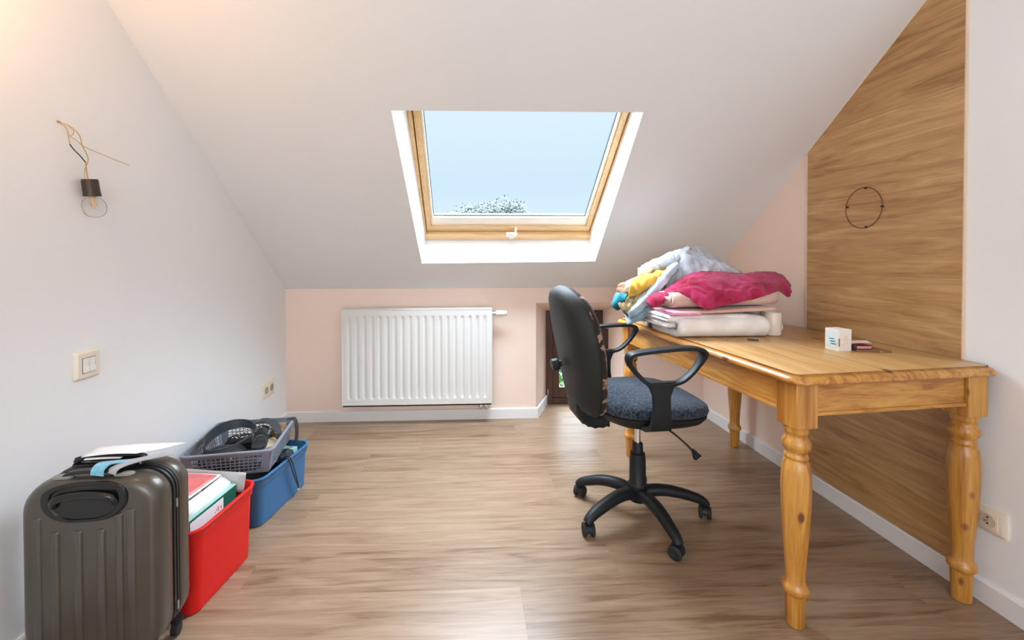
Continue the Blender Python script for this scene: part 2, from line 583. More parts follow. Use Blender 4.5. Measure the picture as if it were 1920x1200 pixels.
# wall behind the camera, with an opening made up to go with the rear fill
bm = new_bm()
box(bm, XL, -0.9, YR - 0.1, YR, 0, ZT); box(bm, 1.6, XR, YR - 0.1, YR, 0, ZT)
box(bm, -0.9, 1.6, YR - 0.1, YR, 0, 0.6); box(bm, -0.9, 1.6, YR - 0.1, YR, 2.3, ZT)
struct('wall_rear', bm, M_white)
# low knee wall with the niche
NX0, NX1, NZ = 0.461, 1.075, 0.792
BX0, BX1, BZ = 0.578, 1.010, 0.705
bm = new_bm()
def quad(*p, m=0):
    f = bm.faces.new([bm.verts.new(q) for q in p])
    f.material_index = m
    return f
quad((XL, YB, 0), (NX0, YB, 0), (NX0, YB, HK + .01), (XL, YB, HK + .01))
quad((NX0, YB, NZ), (NX1, YB, NZ), (NX1, YB, HK + .01), (NX0, YB, HK + .01))
quad((NX1, YB, 0), (XR, YB, 0), (XR, YB, HK + .01), (NX1, YB, HK + .01))
quad((NX0, YB, 0), (BX0, YN, 0), (BX0, YN, BZ), (NX0, YB, NZ), m=1)
quad((NX1, YB, 0), (NX1, YB, NZ), (BX1, YN, BZ), (BX1, YN, 0), m=1)
quad((NX0, YB, NZ), (BX0, YN, BZ), (BX1, YN, BZ), (NX1, YB, NZ), m=1)
# outer face
quad((XL, YN + .08, -0.05), (BX0, YN + .08, -0.05), (BX0, YN + .08, HK), (XL, YN + .08, HK))
quad((BX1, YN + .08, -0.05), (XR, YN + .08, -0.05), (XR, YN + .08, HK), (BX1, YN + .08, HK))
quad((BX0, YN + .08, BZ), (BX1, YN + .08, BZ), (BX1, YN + .08, HK), (BX0, YN + .08, HK))
for x in (BX0, BX1):
    quad((x, YN, 0), (x, YN + .08, 0), (x, YN + .08, BZ), (x, YN, BZ))
quad((BX0, YN, BZ), (BX0, YN + .08, BZ), (BX1, YN + .08, BZ), (BX1, YN, BZ))
struct('wall_back', bm, [M_pink, M_pink], recalc=False)

# skirting boards
def skirt(name, p0, p1, h=0.07, t=0.012, side=1, mat=M_bb):
    p0, p1 = Vector((*p0, 0)), Vector((*p1, 0))
    d = (p1 - p0).normalized()
    n = Vector((-d.y, d.x, 0)) * side
    bm = new_bm()
    prof = [(0, 0.0), (t, 0.0), (t, h - 0.004), (t - 0.004, h), (0, h)]
    loft(bm, [[p0 + n * a + Vector((0, 0, z)) for a, z in prof], [p1 + n * a + Vector((0, 0, z)) for a, z in prof]])
    return struct(name, bm, mat)
skirt('baseboard_left', (XL, YR), (XL, YB), side=-1)
skirt('baseboard_back', (XL + .012, YB), (NX0 + .008, YB), side=-1)
nd = Vector((BX0 - NX0, YN - YB))
skirt('baseboard_niche', (NX0, YB - 0.012), (BX0, YN - 0.005), side=-1)
skirt('baseboard_niche', (NX1, YB - 0.012), (BX1, YN - 0.005), side=1)
skirt('baseboard_back', (NX1 - .008, YB), (XR - .012, YB), side=-1)
skirt('baseboard_right', (XR, 1.92), (XR, YB), side=1)
skirt('baseboard_right', (XR, 1.282), (XR, 1.92), side=1, t=0.017)
skirt('baseboard_right', (XR, YR), (XR, 1.282), side=1)

# oak cladding on the right wall
PY0, PY1 = 1.2828, 1.9065
ztop = lambda y: HK + (YB - y) * T - 0.006
cl = thing('wall_cladding', 'oak plank cladding panel fixed to the right wall behind the pine table', 'wall panel', (XR, 1.6, 0.07))
poly = [(PY0, 0.072), (PY1, 0.072), (PY1, ztop(PY1)), (PY0, ztop(PY0))]
bm = new_bm()
prism(bm, [(y - 1.6, z - 0.07) for y, z in poly], lambda y, z: Vector((0.0, y, z)), lambda y, z: Vector((-0.008, y, z)))
obj('plank_panel', bm, M_panel, cl)
M_edge = plain('pale_panel_edge', (0.72, 0.56, 0.42), 0.6)
for pa, pb, w in (((PY1, 0.07), (PY1, ztop(PY1)), 0.006), ((PY1, ztop(PY1)), (PY0, ztop(PY0)), 0.006), ((PY0, ztop(PY0)), (PY0, 0.07), 0.004)):
    bm = new_bm()
    a, b = Vector((0, pa[0] - 1.6, pa[1] - .07)), Vector((0, pb[0] - 1.6, pb[1] - .07))
    d = (b - a).normalized()
    n = Vector((0, -d.z, d.y)) * -1
    q = [a, b, b + n * w, a + n * w]
    loft(bm, [[p + Vector((-0.0, 0, 0)) for p in q], [p + Vector((-0.0088, 0, 0)) for p in q]])
    obj('edge_strip', bm, M_edge, cl)

# ------------------------------------------------------------------ skylight (window_1)
M_rust2 = plain('dark_seal', (0.10, 0.04, 0.015), 0.6)
w1 = bpy.data.objects.new('window_1', None)
col.objects.link(w1)
w1['kind'] = 'structure'
MS = Matrix((( 1, 0, 0, 0), (0, -math.cos(SL), math.sin(SL), YB), (0, math.sin(SL), math.cos(SL), HK), (0, 0, 0, 1)))
def rail(name, x0, x1, s0, s1, n0, n1, mat, bev=0.003):
    bm = new_bm()
    box(bm, x0, x1, s0, s1, n0, n1, MS)
    return obj(name, bm, mat, w1, bevel=bev)
X0, X1, S0, S1 = -0.290, 0.797, 0.325, 1.45
G0 = 0.004
rail('frame', X0, X1, S0, S0 + 0.050, D - 0.035, D + 0.06, M_winpine)
rail('frame', X0, X1, S1 - 0.05, S1, D - 0.035, D + 0.06, M_winpine)
rail('frame', X0, X0 + 0.022, S0 + .05, S1 - .05, D - 0.020, D + 0.06, M_winpineS)
rail('frame', X1 - 0.018, X1, S0 + .05, S1 - .05, D - 0.020, D + 0.06, M_winpineS)
x0, x1, s0, s1 = X0 + 0.022 + G0, X1 - 0.018 - G0, S0 + 0.050 + 0.007, S1 - 0.056
rail('seal', X0 + 0.01, X0 + 0.04, S0 + 0.03, S1 - 0.03, D + 0.02, D + 0.05, M_rust2, 0)
rail('seal', X1 - 0.04, X1 - 0.01, S0 + 0.03, S1 - 0.03, D + 0.02, D + 0.05, M_rust2, 0)
rail('seal', X0 + 0.04, X1 - 0.04, S0 + 0.04, S0 + 0.075, D + 0.012, D + 0.05, M_rust2, 0)
rail('sash', x0, x1, s0, s0 + 0.040, D - 0.01, D + 0.034, M_winpine)
rail('sash', x0, x1, s1 - 0.05, s1, D - 0.01, D + 0.034, M_winpine)
rail('sash', x0, x0 + 0.030, s0 + .040, s1 - .05, D - 0.01, D + 0.034, M_winpineS)
rail('sash', x1 - 0.028, x1, s0 + .040, s1 - .05, D - 0.01, D + 0.034, M_winpineS)
a0, a1, b0, b1 = x0 + 0.030, x1 - 0.028, s0 + 0.040, s1 - 0.05
rail('glazing_bead', a0, a1, b0, b0 + 0.068, D + 0.004, D + 0.034, M_cream)
rail('glazing_bead', a0, a0 + 0.016, b0 + .068, b1, D + 0.004, D + 0.034, M_cream)
rail('glazing_bead', a1 - 0.016, a1, b0 + .068, b1, D + 0.004, D + 0.034, M_cream)
rail('gasket', a0 + .016, a1 - .016, b0 + .068, b0 + 0.076, D + 0.02, D + 0.034, M_gasket, 0)
rail('gasket', a0 + .016, a0 + .020, b0 + .076, b1, D + 0.02, D + 0.034, M_gasket, 0)
rail('gasket', a1 - .020, a1 - .016, b0 + .076, b1, D + 0.02, D + 0.034, M_gasket, 0)
rail('glass_pane', a0 + .01, a1 - .01, b0 + .02, b1, D + 0.034, D + 0.038, M_glass, 0)
bm = new_bm()
box(bm, 0.235, 0.305, S0 + 0.045, S0 + 0.075, D - 0.052, D - 0.033, MS)
box(bm, 0.255, 0.285, S0 + 0.03, S0 + 0.05, D - 0.056, D - 0.035, MS)
h_ = obj('latch', bm, M_plastic_w, w1, bevel=0.005)
bm = new_bm()
tube(bm, [MS @ Vector(p) for p in ((0.285, S0 + 0.06, D - 0.045), (0.292, S0 + 0.075, D - 0.05), (0.292, S0 + 0.125, D - 0.05))], 0.0065, 8)
obj('latch_lever', bm, M_plastic_w, h_, smooth=True)

# ------------------------------------------------------------------ small brown window in the niche (window_2)
w2 = bpy.data.objects.new('window_2', None)
w2.location = (0, YN, 0)
col.objects.link(w2)
w2['kind'] = 'structure'
def nb(name, x0, x1, z0, z1, y0, y1, mat, bev=0.003):
    bm = new_bm()
    box(bm, x0, x1, y0, y1, z0, z1)
    return obj(name, bm, mat, w2, bevel=bev)
nb('frame', BX0, BX0 + 0.05, 0, BZ, -0.01, 0.05, M_dkbrown)
nb('frame', BX1 - 0.05, BX1, 0, BZ, -0.01, 0.05, M_dkbrown)
nb('frame', BX0 + .05, BX1 - .05, BZ - 0.05, BZ, -0.01, 0.05, M_dkbrown)
nb('frame', BX0 + .05, BX1 - .05, 0.0, 0.045, -0.01, 0.05, M_dkbrown)
nb('sash', BX0 + .052, 0.679, 0.047, BZ - .052, 0.0, 0.04, M_dkbrown)
nb('sash', 0.946, BX1 - .052, 0.047, BZ - .052, 0.0, 0.04, M_dkbrown)
nb('sash', 0.679, 0.946, 0.047, 0.125, 0.0, 0.04, M_dkbrown)
nb('sash', 0.679, 0.946, 0.640, BZ - .052, 0.0, 0.04, M_dkbrown)
nb('glazing_bar', 0.679, 0.946, 0.600, 0.622, 0.005, 0.035, M_dkbrown)
nb('glass_pane', 0.675, 0.95, 0.12, 0.645, 0.018, 0.021, M_glass, 0)
bm = new_bm()
lathe(bm, [(0.006, 0.075), (0.006, 0.115)], 10, Matrix.Translation((BX0 + 0.012, -0.016, 0)))
obj('hinge', bm, M_steel, w2, smooth=True)
bm = new_bm()
q = [(0.95, 0.045), (1.018, 0.045), (1.055, 0.57), (0.93, 0.60)]
loft(bm, [[Vector((x, -0.075, z)) for x, z in q], [Vector((x, -0.055, z)) for x, z in q]])
obj('shutter_leaf', bm, M_dkbrown, w2, bevel=0.003)

# ------------------------------------------------------------------ radiator
RX0, RX1, RZ0, RZ1, RY = -0.829, 0.154, 0.1306, 0.7696, 2.686
ra = thing('radiator', 'white ribbed panel radiator mounted on the pink knee wall under the skylight', 'radiator', ((RX0 + RX1) / 2, YB, RZ0))
def rl(v): return Vector(v) - Vector(((RX0 + RX1) / 2, YB, RZ0))
w, h = RX1 - RX0, RZ1 - RZ0
# fluted front sheet: recessed channels between ribs
bm = new_bm()
NR = 19
xs, px = [], (w - 0.05) / NR
levels = []
zz = [0.0, 0.004, 0.030, 0.0301, 0.052, 0.064, h - 0.064, h - 0.052, h - 0.030, h - 0.004, h]
def fl(x, z):
    """depth of the pressed flute (towards the wall)"""
    u = (x + w / 2 - 0.025) / px
    if u <= 0 or u >= NR: return 0.0
    f = u - math.floor(u)
    a = min(1.0, max(0.0, (abs(f - 0.5) * 2 - 0.22) / 0.30))
    a = 1 - a
    e0, e1 = (z - 0.046) / 0.016, (h - 0.046 - z) / 0.016
    k = max(0.0, min(1.0, e0, e1))
    return 0.0065 * a * k
zs = [0.0, 0.02, 0.040, 0.046, 0.050, 0.055, 0.062, 0.09, h / 2, h - 0.09, h - 0.062, h - 0.055, h - 0.050, h - 0.046, h - 0.040, h - 0.02, h]
nx = NR * 12
X = [-w / 2 + 0.004 + (w - 0.008) * 0.0] + [-w / 2 + 0.025 + px * i / 12 for i in range(nx + 1)] + [w / 2 - 0.004]
g = [[bm.verts.new((x, RY - YB + fl(x, z), z)) for x in X] for z in zs]
for i in range(len(zs) - 1):
    for j in range(len(X) - 1):
        bm.faces.new((g[i][j], g[i][j + 1], g[i + 1][j + 1], g[i + 1][j]))
obj('front_panel', bm, M_radi, ra, smooth=True, angle=60)
bm = new_bm()
box(bm, -w / 2, -w / 2 + 0.006, RY - YB - 0.002, -0.018, 0, h)
obj('side_cover', bm, M_radi, ra, bevel=0.002)
bm = new_bm()
box(bm, w / 2 - 0.006, w / 2, RY - YB - 0.002, -0.018, 0, h)
obj('side_cover', bm, M_radi, ra, bevel=0.002)
bm = new_bm()
box(bm, -w / 2 + .006, w / 2 - .006, RY - YB - 0.002, -0.018, h - 0.008, h)
for i in range(30):
    x = -w / 2 + 0.03 + (w - 0.06) * i / 29
obj('top_grille', bm, M_radi, ra, bevel=0.002)
bm = new_bm()
box(bm, -w / 2 + .006, w / 2 - .006, RY - YB, -0.018, 0, 0.008)
obj('back_panel', bm, M_radi, ra)
bm = new_bm()
MY = Matrix.Translation((w / 2, RY - YB + 0.012, RZ1 - 0.034 - RZ0)) @ Matrix.Rotation(PI / 2, 4, 'Y')
lathe(bm, [(0.009, 0.0), (0.009, 0.010), (0.014, 0.010), (0.014, 0.018), (0.010, 0.018), (0.010, 0.024)], 18, MY)
v_ = obj('valve', bm, M_steel, ra, smooth=True)
bm = new_bm()
lathe(bm, [(0.012, 0.022), (0.018, 0.026), (0.019, 0.060), (0.017, 0.085), (0.015, 0.096), (0.009, 0.100)], 20, MY)
obj('thermostat_knob', bm, M_plastic_w, v_, smooth=True)
for x in (w / 2 - 0.075, w / 2 - 0.038):
    bm = new_bm()
    lathe(bm, [(0.008, 0.0), (0.008, -0.008), (0.013, -0.009), (0.013, -0.024), (0.008, -0.026)], 16, Matrix.Translation((x, RY - YB + 0.045, 0)))
    tube(bm, [(x, RY - YB + 0.045, -0.02), (x, RY - YB + 0.05, -0.045), (x, -0.005, -0.05)], 0.006, 8)
    obj('pipe_connector', bm, M_chrome, ra, smooth=True)

# ------------------------------------------------------------------ switches and sockets
sw = thing('light_switch', 'cream double rocker light switch on the left wall below the hanging bulb', 'light switch', (XL, 1.357, 0.762))
bm = new_bm()
loft(bm, [[Vector((0.0, y, z)) for y, z in rrect(0.082, 0.087, 0.006)], [Vector((0.006, y, z)) for y, z in rrect(0.082, 0.087, 0.006)], [Vector((0.012, y, z)) for y, z in rrect(0.072, 0.077, 0.006)]])
pl_ = obj('wall_plate', bm, M_plastic_c, sw, smooth=True)
bm = new_bm()
box(bm, 0.0119, 0.0125, -0.023, 0.023, -0.024, 0.024)
obj('inner_gap', bm, M_hole, pl_)
for y0, y1 in ((-0.0215, -0.0006), (0.0006, 0.0215)):
    bm = new_bm()
    q = [(0.010, -0.0225), (0.0165, -0.0225), (0.0135, 0.0), (0.0150, 0.0225), (0.010, 0.0225)]
    loft(bm, [[Vector((a, y0, z)) for a, z in q], [Vector((a, y1, z)) for a, z in q]])
    obj('rocker', bm, M_plastic_w, sw, bevel=0.0012)

def socket(parent, M, rad=0.019):
    bm = new_bm()
    lathe(bm, [(rad + 0.002, 0.0), (rad + 0.002, 0.0012), (rad, 0.0012), (rad - 0.001, -0.006), (rad - 0.0015, -0.007)], 28, M, cap=True)
    return bm
ds = thing('double_wall_socket', 'cream double wall socket low on the left wall near the pink knee wall', 'wall socket', (XL, 2.533, 0.306))
bm = new_bm()
loft(bm, [[Vector((0.0, y, z)) for y, z in rrect(0.135, 0.088, 0.005)], [Vector((0.007, y, z)) for y, z in rrect(0.135, 0.088, 0.005)], [Vector((0.010, y, z)) for y, z in rrect(0.127, 0.080, 0.005)]])
obj('wall_plate', bm, M_plastic_c, ds, smooth=True)
for y in (-0.033, 0.033):
    Mx = Matrix.Translation((0.0102, y, 0)) @ Matrix.Rotation(PI / 2, 4, 'Y')
    bm = new_bm()
    lathe(bm, [(0.022, 0.0), (0.022, 0.0012), (0.0195, 0.0012), (0.019, 0.0004)], 24, Mx)
    so = obj('socket_well', bm, M_hole if False else plain('socket_recess', (0.42, 0.37, 0.28), 0.5), ds, smooth=True)
    for dz in (-0.0095, 0.0095):
        bm = new_bm()
        lathe(bm, [(0.0026, 0.0), (0.0026, 0.0008)], 10, Matrix.Translation((0.0112, y, dz)) @ Matrix.Rotation(PI / 2, 4, 'Y'))
        obj('pin_hole', bm, M_hole, so)
rsk = thing('wall_socket', 'cream single wall socket low on the right wall beside the near table leg', 'wall socket', (XR, 1.205, 0.272))
bm = new_bm()
loft(bm, [[Vector((0.0, y, z)) for y, z in rrect(0.086, 0.078, 0.004)], [Vector((-0.006, y, z)) for y, z in rrect(0.086, 0.078, 0.004)], [Vector((-0.011, y, z)) for y, z in rrect(0.068, 0.062, 0.004)]])
obj('wall_plate', bm, M_plastic_c, rsk, smooth=True)
bm = new_bm()
loft(bm, [[Vector((-0.0105, y, z)) for y, z in rrect(0.047, 0.047, 0.003)], [Vector((-0.0125, y, z)) for y, z in rrect(0.047, 0.047, 0.003)]])
obj('socket_insert', bm, M_plastic_c, rsk, bevel=0.0008)
Mx = Matrix.Translation((-0.0125, 0, 0)) @ Matrix.Rotation(-PI / 2, 4, 'Y')
bm = new_bm()
lathe(bm, [(0.0205, 0.0), (0.0205, 0.0012), (0.0185, 0.0012), (0.0175, 0.0003)], 28, Mx)
so = obj('socket_well', bm, plain('socket_recess_light', (0.62, 0.54, 0.42), 0.45), rsk, smooth=True)
for dy, dz in ((0, -0.0095), (0, 0.0095)):
    bm = new_bm()
    lathe(bm, [(0.0028, 0.0), (0.0028, 0.001)], 10, Matrix.Translation((-0.0132, dy, dz)) @ Matrix.Rotation(-PI / 2, 4, 'Y'))
    obj('pin_hole', bm, M_hole, so)
bm = new_bm()
lathe(bm, [(0.0022, 0.0), (0.0022, 0.012)], 10, Matrix.Translation((-0.0125, 0.0, 0.0)) @ Matrix.Rotation(-PI / 2, 4, 'Y'))
obj('earth_pin', bm, M_chrome, so, smooth=True)

# ------------------------------------------------------------------ bare bulb on its wires
lb = thing('hanging_light_bulb', 'bare clear bulb in a dark holder hanging from loose wires on the left wall', 'light bulb', (-1.20, 1.346, 1.35))
def wl(x, y, z): return Vector((x + 1.20, y - 1.346, z - 1.35))
R_ = Matrix.Translation((0, 0.004, 0.002)) @ Matrix.Rotation(math.radians(10), 4, 'X')
bm = new_bm()
lathe(bm, [(0.0185, 0.001), (0.021, -0.002), (0.0215, -0.045), (0.0225, -0.047), (0.0225, -0.053), (0.0195, -0.053), (0.019, -0.046)], 28, R_)
hd = obj('lampholder', bm, M_bronze, lb, smooth=True)
bm = new_bm()
prof = [(0.0125, -0.046), (0.0135, -0.054), (0.019, -0.060), (0.0255, -0.068), (0.0295, -0.079), (0.0305, -0.088), (0.029, -0.099), (0.0235, -0.110), (0.015, -0.117), (0.006, -0.1195), (0.0008, -0.120)]
lathe(bm, prof, 32, R_)
bl = obj('glass_bulb', bm, M_bulb, lb, smooth='all')
bm = new_bm()
lathe(bm, [(0.0095, -0.046), (0.0095, -0.058), (0.004, -0.062), (0.003, -0.085), (0.0012, -0.096)], 14, R_)
obj('glass_stem', bm, plain('amber_stem', (0.75, 0.50, 0.32), 0.25), bl, smooth=True)
bm = new_bm()
tube(bm, [R_ @ Vector((0.008 * math.cos(a), 0.008 * math.sin(a), -0.078 - 0.010 * math.sin(3 * a))) for a in [i * PI / 4 for i in range(7)]], 0.0007, 6)
obj('filament', bm, plain('filament_wire', (0.7, 0.35, 0.18), 0.3, 0.6), bl)
def wire(name, pts, mat, r=0.0014):
    bm = new_bm()
    tube(bm, [wl(*p) for p in pts], r, 7)
    return obj(name, bm, mat, lb, smooth=True)
wire('wire', [(XL + .001, 1.281, 1.512), (-1.21, 1.287, 1.495), (-1.203, 1.288, 1.462), (-1.20, 1.287, 1.446)], M_wire)
wire('wire', [(-1.20, 1.287, 1.446), (-1.198, 1.298, 1.432), (-1.198, 1.318, 1.418), (-1.20, 1.337, 1.403)], M_wireblk, 0.0016)
wire('wire', [(-1.20, 1.337, 1.403), (-1.20, 1.339, 1.388), (-1.20, 1.341, 1.37), (-1.20, 1.346, 1.347)], M_wire, 0.0019)
wire('wire', [(XL + .001, 1.283, 1.510), (-1.208, 1.298, 1.503), (-1.20, 1.318, 1.482), (-1.20, 1.326, 1.455), (-1.20, 1.338, 1.436), (-1.20, 1.346, 1.418), (-1.20, 1.343, 1.400), (-1.20, 1.334, 1.38), (-1.20, 1.333, 1.348)], M_wire)
wire('wire', [(-1.205, 1.290, 1.500), (-1.20, 1.300, 1.489), (-1.203, 1.300, 1.478), (-1.205, 1.293, 1.472), (-1.20, 1.310, 1.463), (-1.20, 1.330, 1.452), (-1.202, 1.364, 1.447), (-1.205, 1.433, 1.440), (-1.212, 1.50, 1.436), (-1.215, 1.520, 1.434)], M_wire, 0.0011)
bm = new_bm()
lathe(bm, [(0.003, 0.0), (0.003, 0.006), (0.0015, 0.008)], 12, Matrix.Translation((XL + 1.20, 1.281 - 1.346, 1.512 - 1.35)) @ Matrix.Rotation(PI / 2, 4, 'Y'))
obj('wall_pin', bm, M_brass, lb, smooth=True)

# ------------------------------------------------------------------ wire ring on the cladding
rg = thing('wire_wall_ring', 'thin dark wire ring hung on the oak cladding above the table', 'wall ring', (XR - 0.0085, 1.620, 1.3055))
bm = new_bm()
tube(bm, [(-0.006, 0.078 * math.cos(2 * PI * i / 48), 0.0835 * math.sin(2 * PI * i / 48)) for i in range(48)], 0.0013, 7, closed=True, smooth=1)
obj('ring', bm, M_rust, rg, smooth=True)
for a in (95, 182, 262, 8):
    bm = new_bm()
    c_ = Vector((0, 0.0755 * math.cos(math.radians(a)), 0.081 * math.sin(math.radians(a))))
    lathe(bm, [(0.0038, 0.0), (0.0045, 0.003), (0.0042, 0.0065), (0.002, 0.0085)], 14, Matrix.Translation(c_) @ Matrix.Rotation(-PI / 2, 4, 'Y'))
    obj('fixing_pin', bm, M_rust, rg, smooth=True)

# ------------------------------------------------------------------ pine table
TB = thing('pine_table', 'long waxed pine table with turned legs standing against the right wall', 'table', (1.245, 1.73, 0))
NL, NRr, FR, FL = Vector((0.976, 1.170)), Vector((1.582, 1.232)), Vector((1.545, 2.300)), Vector((0.897, 2.220))
OT = Vector((1.245, 1.73))
def tm(a, b):
    """a: -1 (room side) .. 1 (wall side), b: -1 (near) .. 1 (far), over the leg centres"""
    u, v = (a + 1) / 2, (b + 1) / 2
    p = NL * (1 - u) * (1 - v) + NRr * u * (1 - v) + FR * u * v + FL * (1 - u) * v
    return p - OT
def warp(bm, ha, hb):
    for v in bm.verts:
        p = tm(v.co.x / ha, v.co.y / hb)
        v.co.x, v.co.y = p.x, p.y
HA, HB = 0.307, 0.530
LEGP = [(0.0275, 0.0), (0.0285, 0.004), (0.0315, 0.090), (0.0325, 0.098), (0.0395, 0.103), (0.0420, 0.112), (0.0405, 0.121), (0.0345, 0.127), (0.0310, 0.134), (0.0305, 0.155), (0.0330, 0.200), (0.0400, 0.280),
        (0.0450, 0.360), (0.0465, 0.420), (0.0450, 0.465), (0.0405, 0.492), (0.0345, 0.500), (0.0345, 0.504), (0.0380, 0.508), (0.0360, 0.514), (0.0325, 0.520), (0.0340, 0.526), (0.0415, 0.534), (0.0445, 0.546),
        (0.0430, 0.557), (0.0360, 0.565), (0.0335, 0.571), (0.0345, 0.578), (0.0390, 0.583), (0.0385, 0.600), (0.0385, 0.612)]
for sa, sb in ((-1, -1), (1, -1), (1, 1), (-1, 1)):
    c2 = tm(sa, sb)
    bm = new_bm()
    lathe(bm, [(r * 0.83, z) for r, z in LEGP], 40, Matrix.Translation((c2.x, c2.y, 0)))
    q = 0.0355
    vs = box(bm, -q, q, -q, q, 0.601, 0.7345, Matrix.Translation((c2.x, c2.y, 0)) @ Matrix.Rotation(math.radians(5), 4, 'Z'))
    lo = [v for v in vs if v.co.z < 0.65]
    obj('leg', bm, M_pineZ, TB, smooth=True, bevel=0.0022)
# aprons with a moulding along the foot
for nm, (x0, x1, y0, y1), mt in (('near', (-HA + .038, HA - .038, -HB - 0.026, -HB - 0.006), M_pineX), ('far', (-HA + .038, HA - .038, HB + 0.006, HB + 0.026), M_pineX),
                                  ('room', (-HA - 0.026, -HA - 0.006, -HB + .038, HB - .038), M_pineY), ('wallside', (HA + 0.006, HA + 0.026, -HB + .038, HB - .038), M_pineY)):
    bm = new_bm()
    box(bm, x0, x1, y0, y1, 0.640, 0.7345)
    warp(bm, HA, HB)
    ap = obj('apron', bm, mt, TB, bevel=0.0015)
    bm = new_bm()
    e = 0.005
    if mt is M_pineX:
        s_ = -1 if nm == 'near' else 1
        yy = y0 if s_ < 0 else y1
        box(bm, x0, x1, min(yy, yy + s_ * e), max(yy, yy + s_ * e), 0.636, 0.647)
    else:
        s_ = -1 if nm == 'room' else 1
        xx = x0 if s_ < 0 else x1
        box(bm, min(xx, xx + s_ * e), max(xx, xx + s_ * e), y0, y1, 0.636, 0.647)
    warp(bm, HA, HB)
    obj('moulding', bm, mt, ap, bevel=0.002)
# top with rounded nosing and clipped corners
bm = new_bm()
OV = 0.062
def outl(d, z, r):
    return [Vector((x, y, z)) for x, y in rrect(2 * (HA + OV - d) - 0.006, 2 * (HB + OV - d), max(0.004, r - 0.022 - d), 6, -0.003)]
rings = [outl(0.012, 0.7345, 0.062), outl(0.003, 0.7365, 0.062), outl(0.0, 0.741, 0.062), outl(0.001, 0.748, 0.062), outl(0.006, 0.7545, 0.062), outl(0.012, 0.7585, 0.062), outl(0.0170, 0.7600, 0.062), outl(0.0174, 0.7568, 0.062), outl(0.0206, 0.7568, 0.062), outl(0.0209, 0.7632, 0.062), outl(0.0215, 0.7637, 0.062)]
loft(bm, rings)
for f in bm.faces:
    if f.calc_center_median().z < 0.7602 and abs(f.normal.z) < 0.98:
        f.material_index = 1
warp(bm, HA, HB)
tt = obj('tabletop', bm, [M_pineTop, M_pineY], TB, smooth=True, angle=50)
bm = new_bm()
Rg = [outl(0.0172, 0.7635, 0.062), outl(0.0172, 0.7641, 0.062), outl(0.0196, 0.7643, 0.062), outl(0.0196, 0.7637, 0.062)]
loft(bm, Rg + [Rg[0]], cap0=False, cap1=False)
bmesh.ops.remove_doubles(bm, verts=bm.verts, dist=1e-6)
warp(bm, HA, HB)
obj('groove_shade', bm, plain('groove_dirt_shade', (0.16, 0.07, 0.02), 0.6), tt)  # dark strip over the groove, its shadow and dirt put into the colour

# ------------------------------------------------------------------ office chair
CH = thing('office_chair', 'black swivel office chair with loop armrests and charcoal fabric seat facing the table', 'office chair', (0.720, 1.706, 0), math.radians(4))
def along(d, a, z): return Vector((d * math.cos(a), d * math.sin(a), z))
AR = [math.radians(x - 4) for x in (-7, 65, 146, 207, 279)]
RB = [0.278, 0.265, 0.255, 0.280, 0.262]
bm = new_bm()
lathe(bm, [(0.020, 0.062), (0.034, 0.066), (0.040, 0.085), (0.040, 0.135), (0.034, 0.142), (0.033, 0.240), (0.030, 0.262), (0.0295, 0.268), (0.0225, 0.270), (0.0215, 0.308), (0.0185, 0.312)], 32)
obj('gas_lift_cover', bm, M_blackp, CH, smooth=True)
bm = new_bm()
lathe(bm, [(0.0125, 0.20), (0.0125, 0.445)], 24)
obj('gas_lift_rod', bm, M_chrome, CH, smooth=True)
for a, rb in zip(AR, RB):
    bm = new_bm()
    pts = [along(0.020, a, 0.100), along(0.08, a, 0.112), along(0.15, a, 0.108), along(rb - 0.045, a, 0.088), along(rb - 0.008, a, 0.072), along(rb + 0.008, a, 0.056)]
    pr_ = [(0.9, -0.55), (1.0, 0.1), (0.75, 0.65), (0.25, 0.85), (-0.25, 0.85), (-0.75, 0.65), (-1.0, 0.1), (-0.9, -0.55), (-0.6, -0.85), (0.6, -0.85)]
    # side vector horizontal: profile a runs sideways, c runs up
    P = catmull(pts, 5)
    rr = [0.027, 0.026, 0.0245, 0.022, 0.0195, 0.0175]
    rings = []
    sd = Vector((-math.sin(a), math.cos(a), 0))
    for k, p in enumerate(P):
        q = (len(rr) - 1) * k / (len(P) - 1)
        i = min(int(q), len(rr) - 2)
        r = rr[i] + (rr[i + 1] - rr[i]) * (q - i)
        t = (P[min(k + 1, len(P) - 1)] - P[max(k - 1, 0)]).normalized()
        up = sd.cross(t) * -1
        rings.append([p + sd * (x * r) + up * (y * r * 0.95) for x, y in pr_])
    loft(bm, rings)
    arm = obj('base_arm', bm, M_blackp, CH, smooth=True, angle=60)
    # twin wheel caster
    yaw = a + math.radians({0: 70, 1: 30, 2: 80, 3: 60, 4: 35}[AR.index(a)])
    cpos = along(rb, a, 0)
    Mc = Matrix.Translation(cpos) @ Matrix.Rotation(yaw, 4, 'Z')
    bm = new_bm()
    lathe(bm, [(0.0055, 0.03), (0.0055, 0.066)], 12, Mc)
    hood = []
    for th in range(-10, 191, 20):
        t = math.radians(th)
        hood.append((0.024 * math.cos(t) - 0.004, 0.027 + 0.024 * math.sin(t)))
    loft(bm, [[Mc @ Vector((x, -0.0095, z)) for x, z in hood + [(-0.004, 0.022)]], [Mc @ Vector((x, 0.0095, z)) for x, z in hood + [(-0.004, 0.022)]]])
    cs = obj('caster', bm, M_blackp, CH, smooth=True)
    for sy in (-1, 1):
        bm = new_bm()
        lathe(bm, [(0.010, 0.0), (0.0235, 0.001), (0.0255, 0.004), (0.0255, 0.011), (0.022, 0.0145), (0.012, 0.0155), (0.010, 0.014)], 26, Mc @ Matrix.Translation((-0.004, sy * 0.009, 0.0258)) @ Matrix.Rotation(-sy * PI / 2, 4, 'X'))
        obj('wheel', bm, M_rubber, cs, smooth=True)
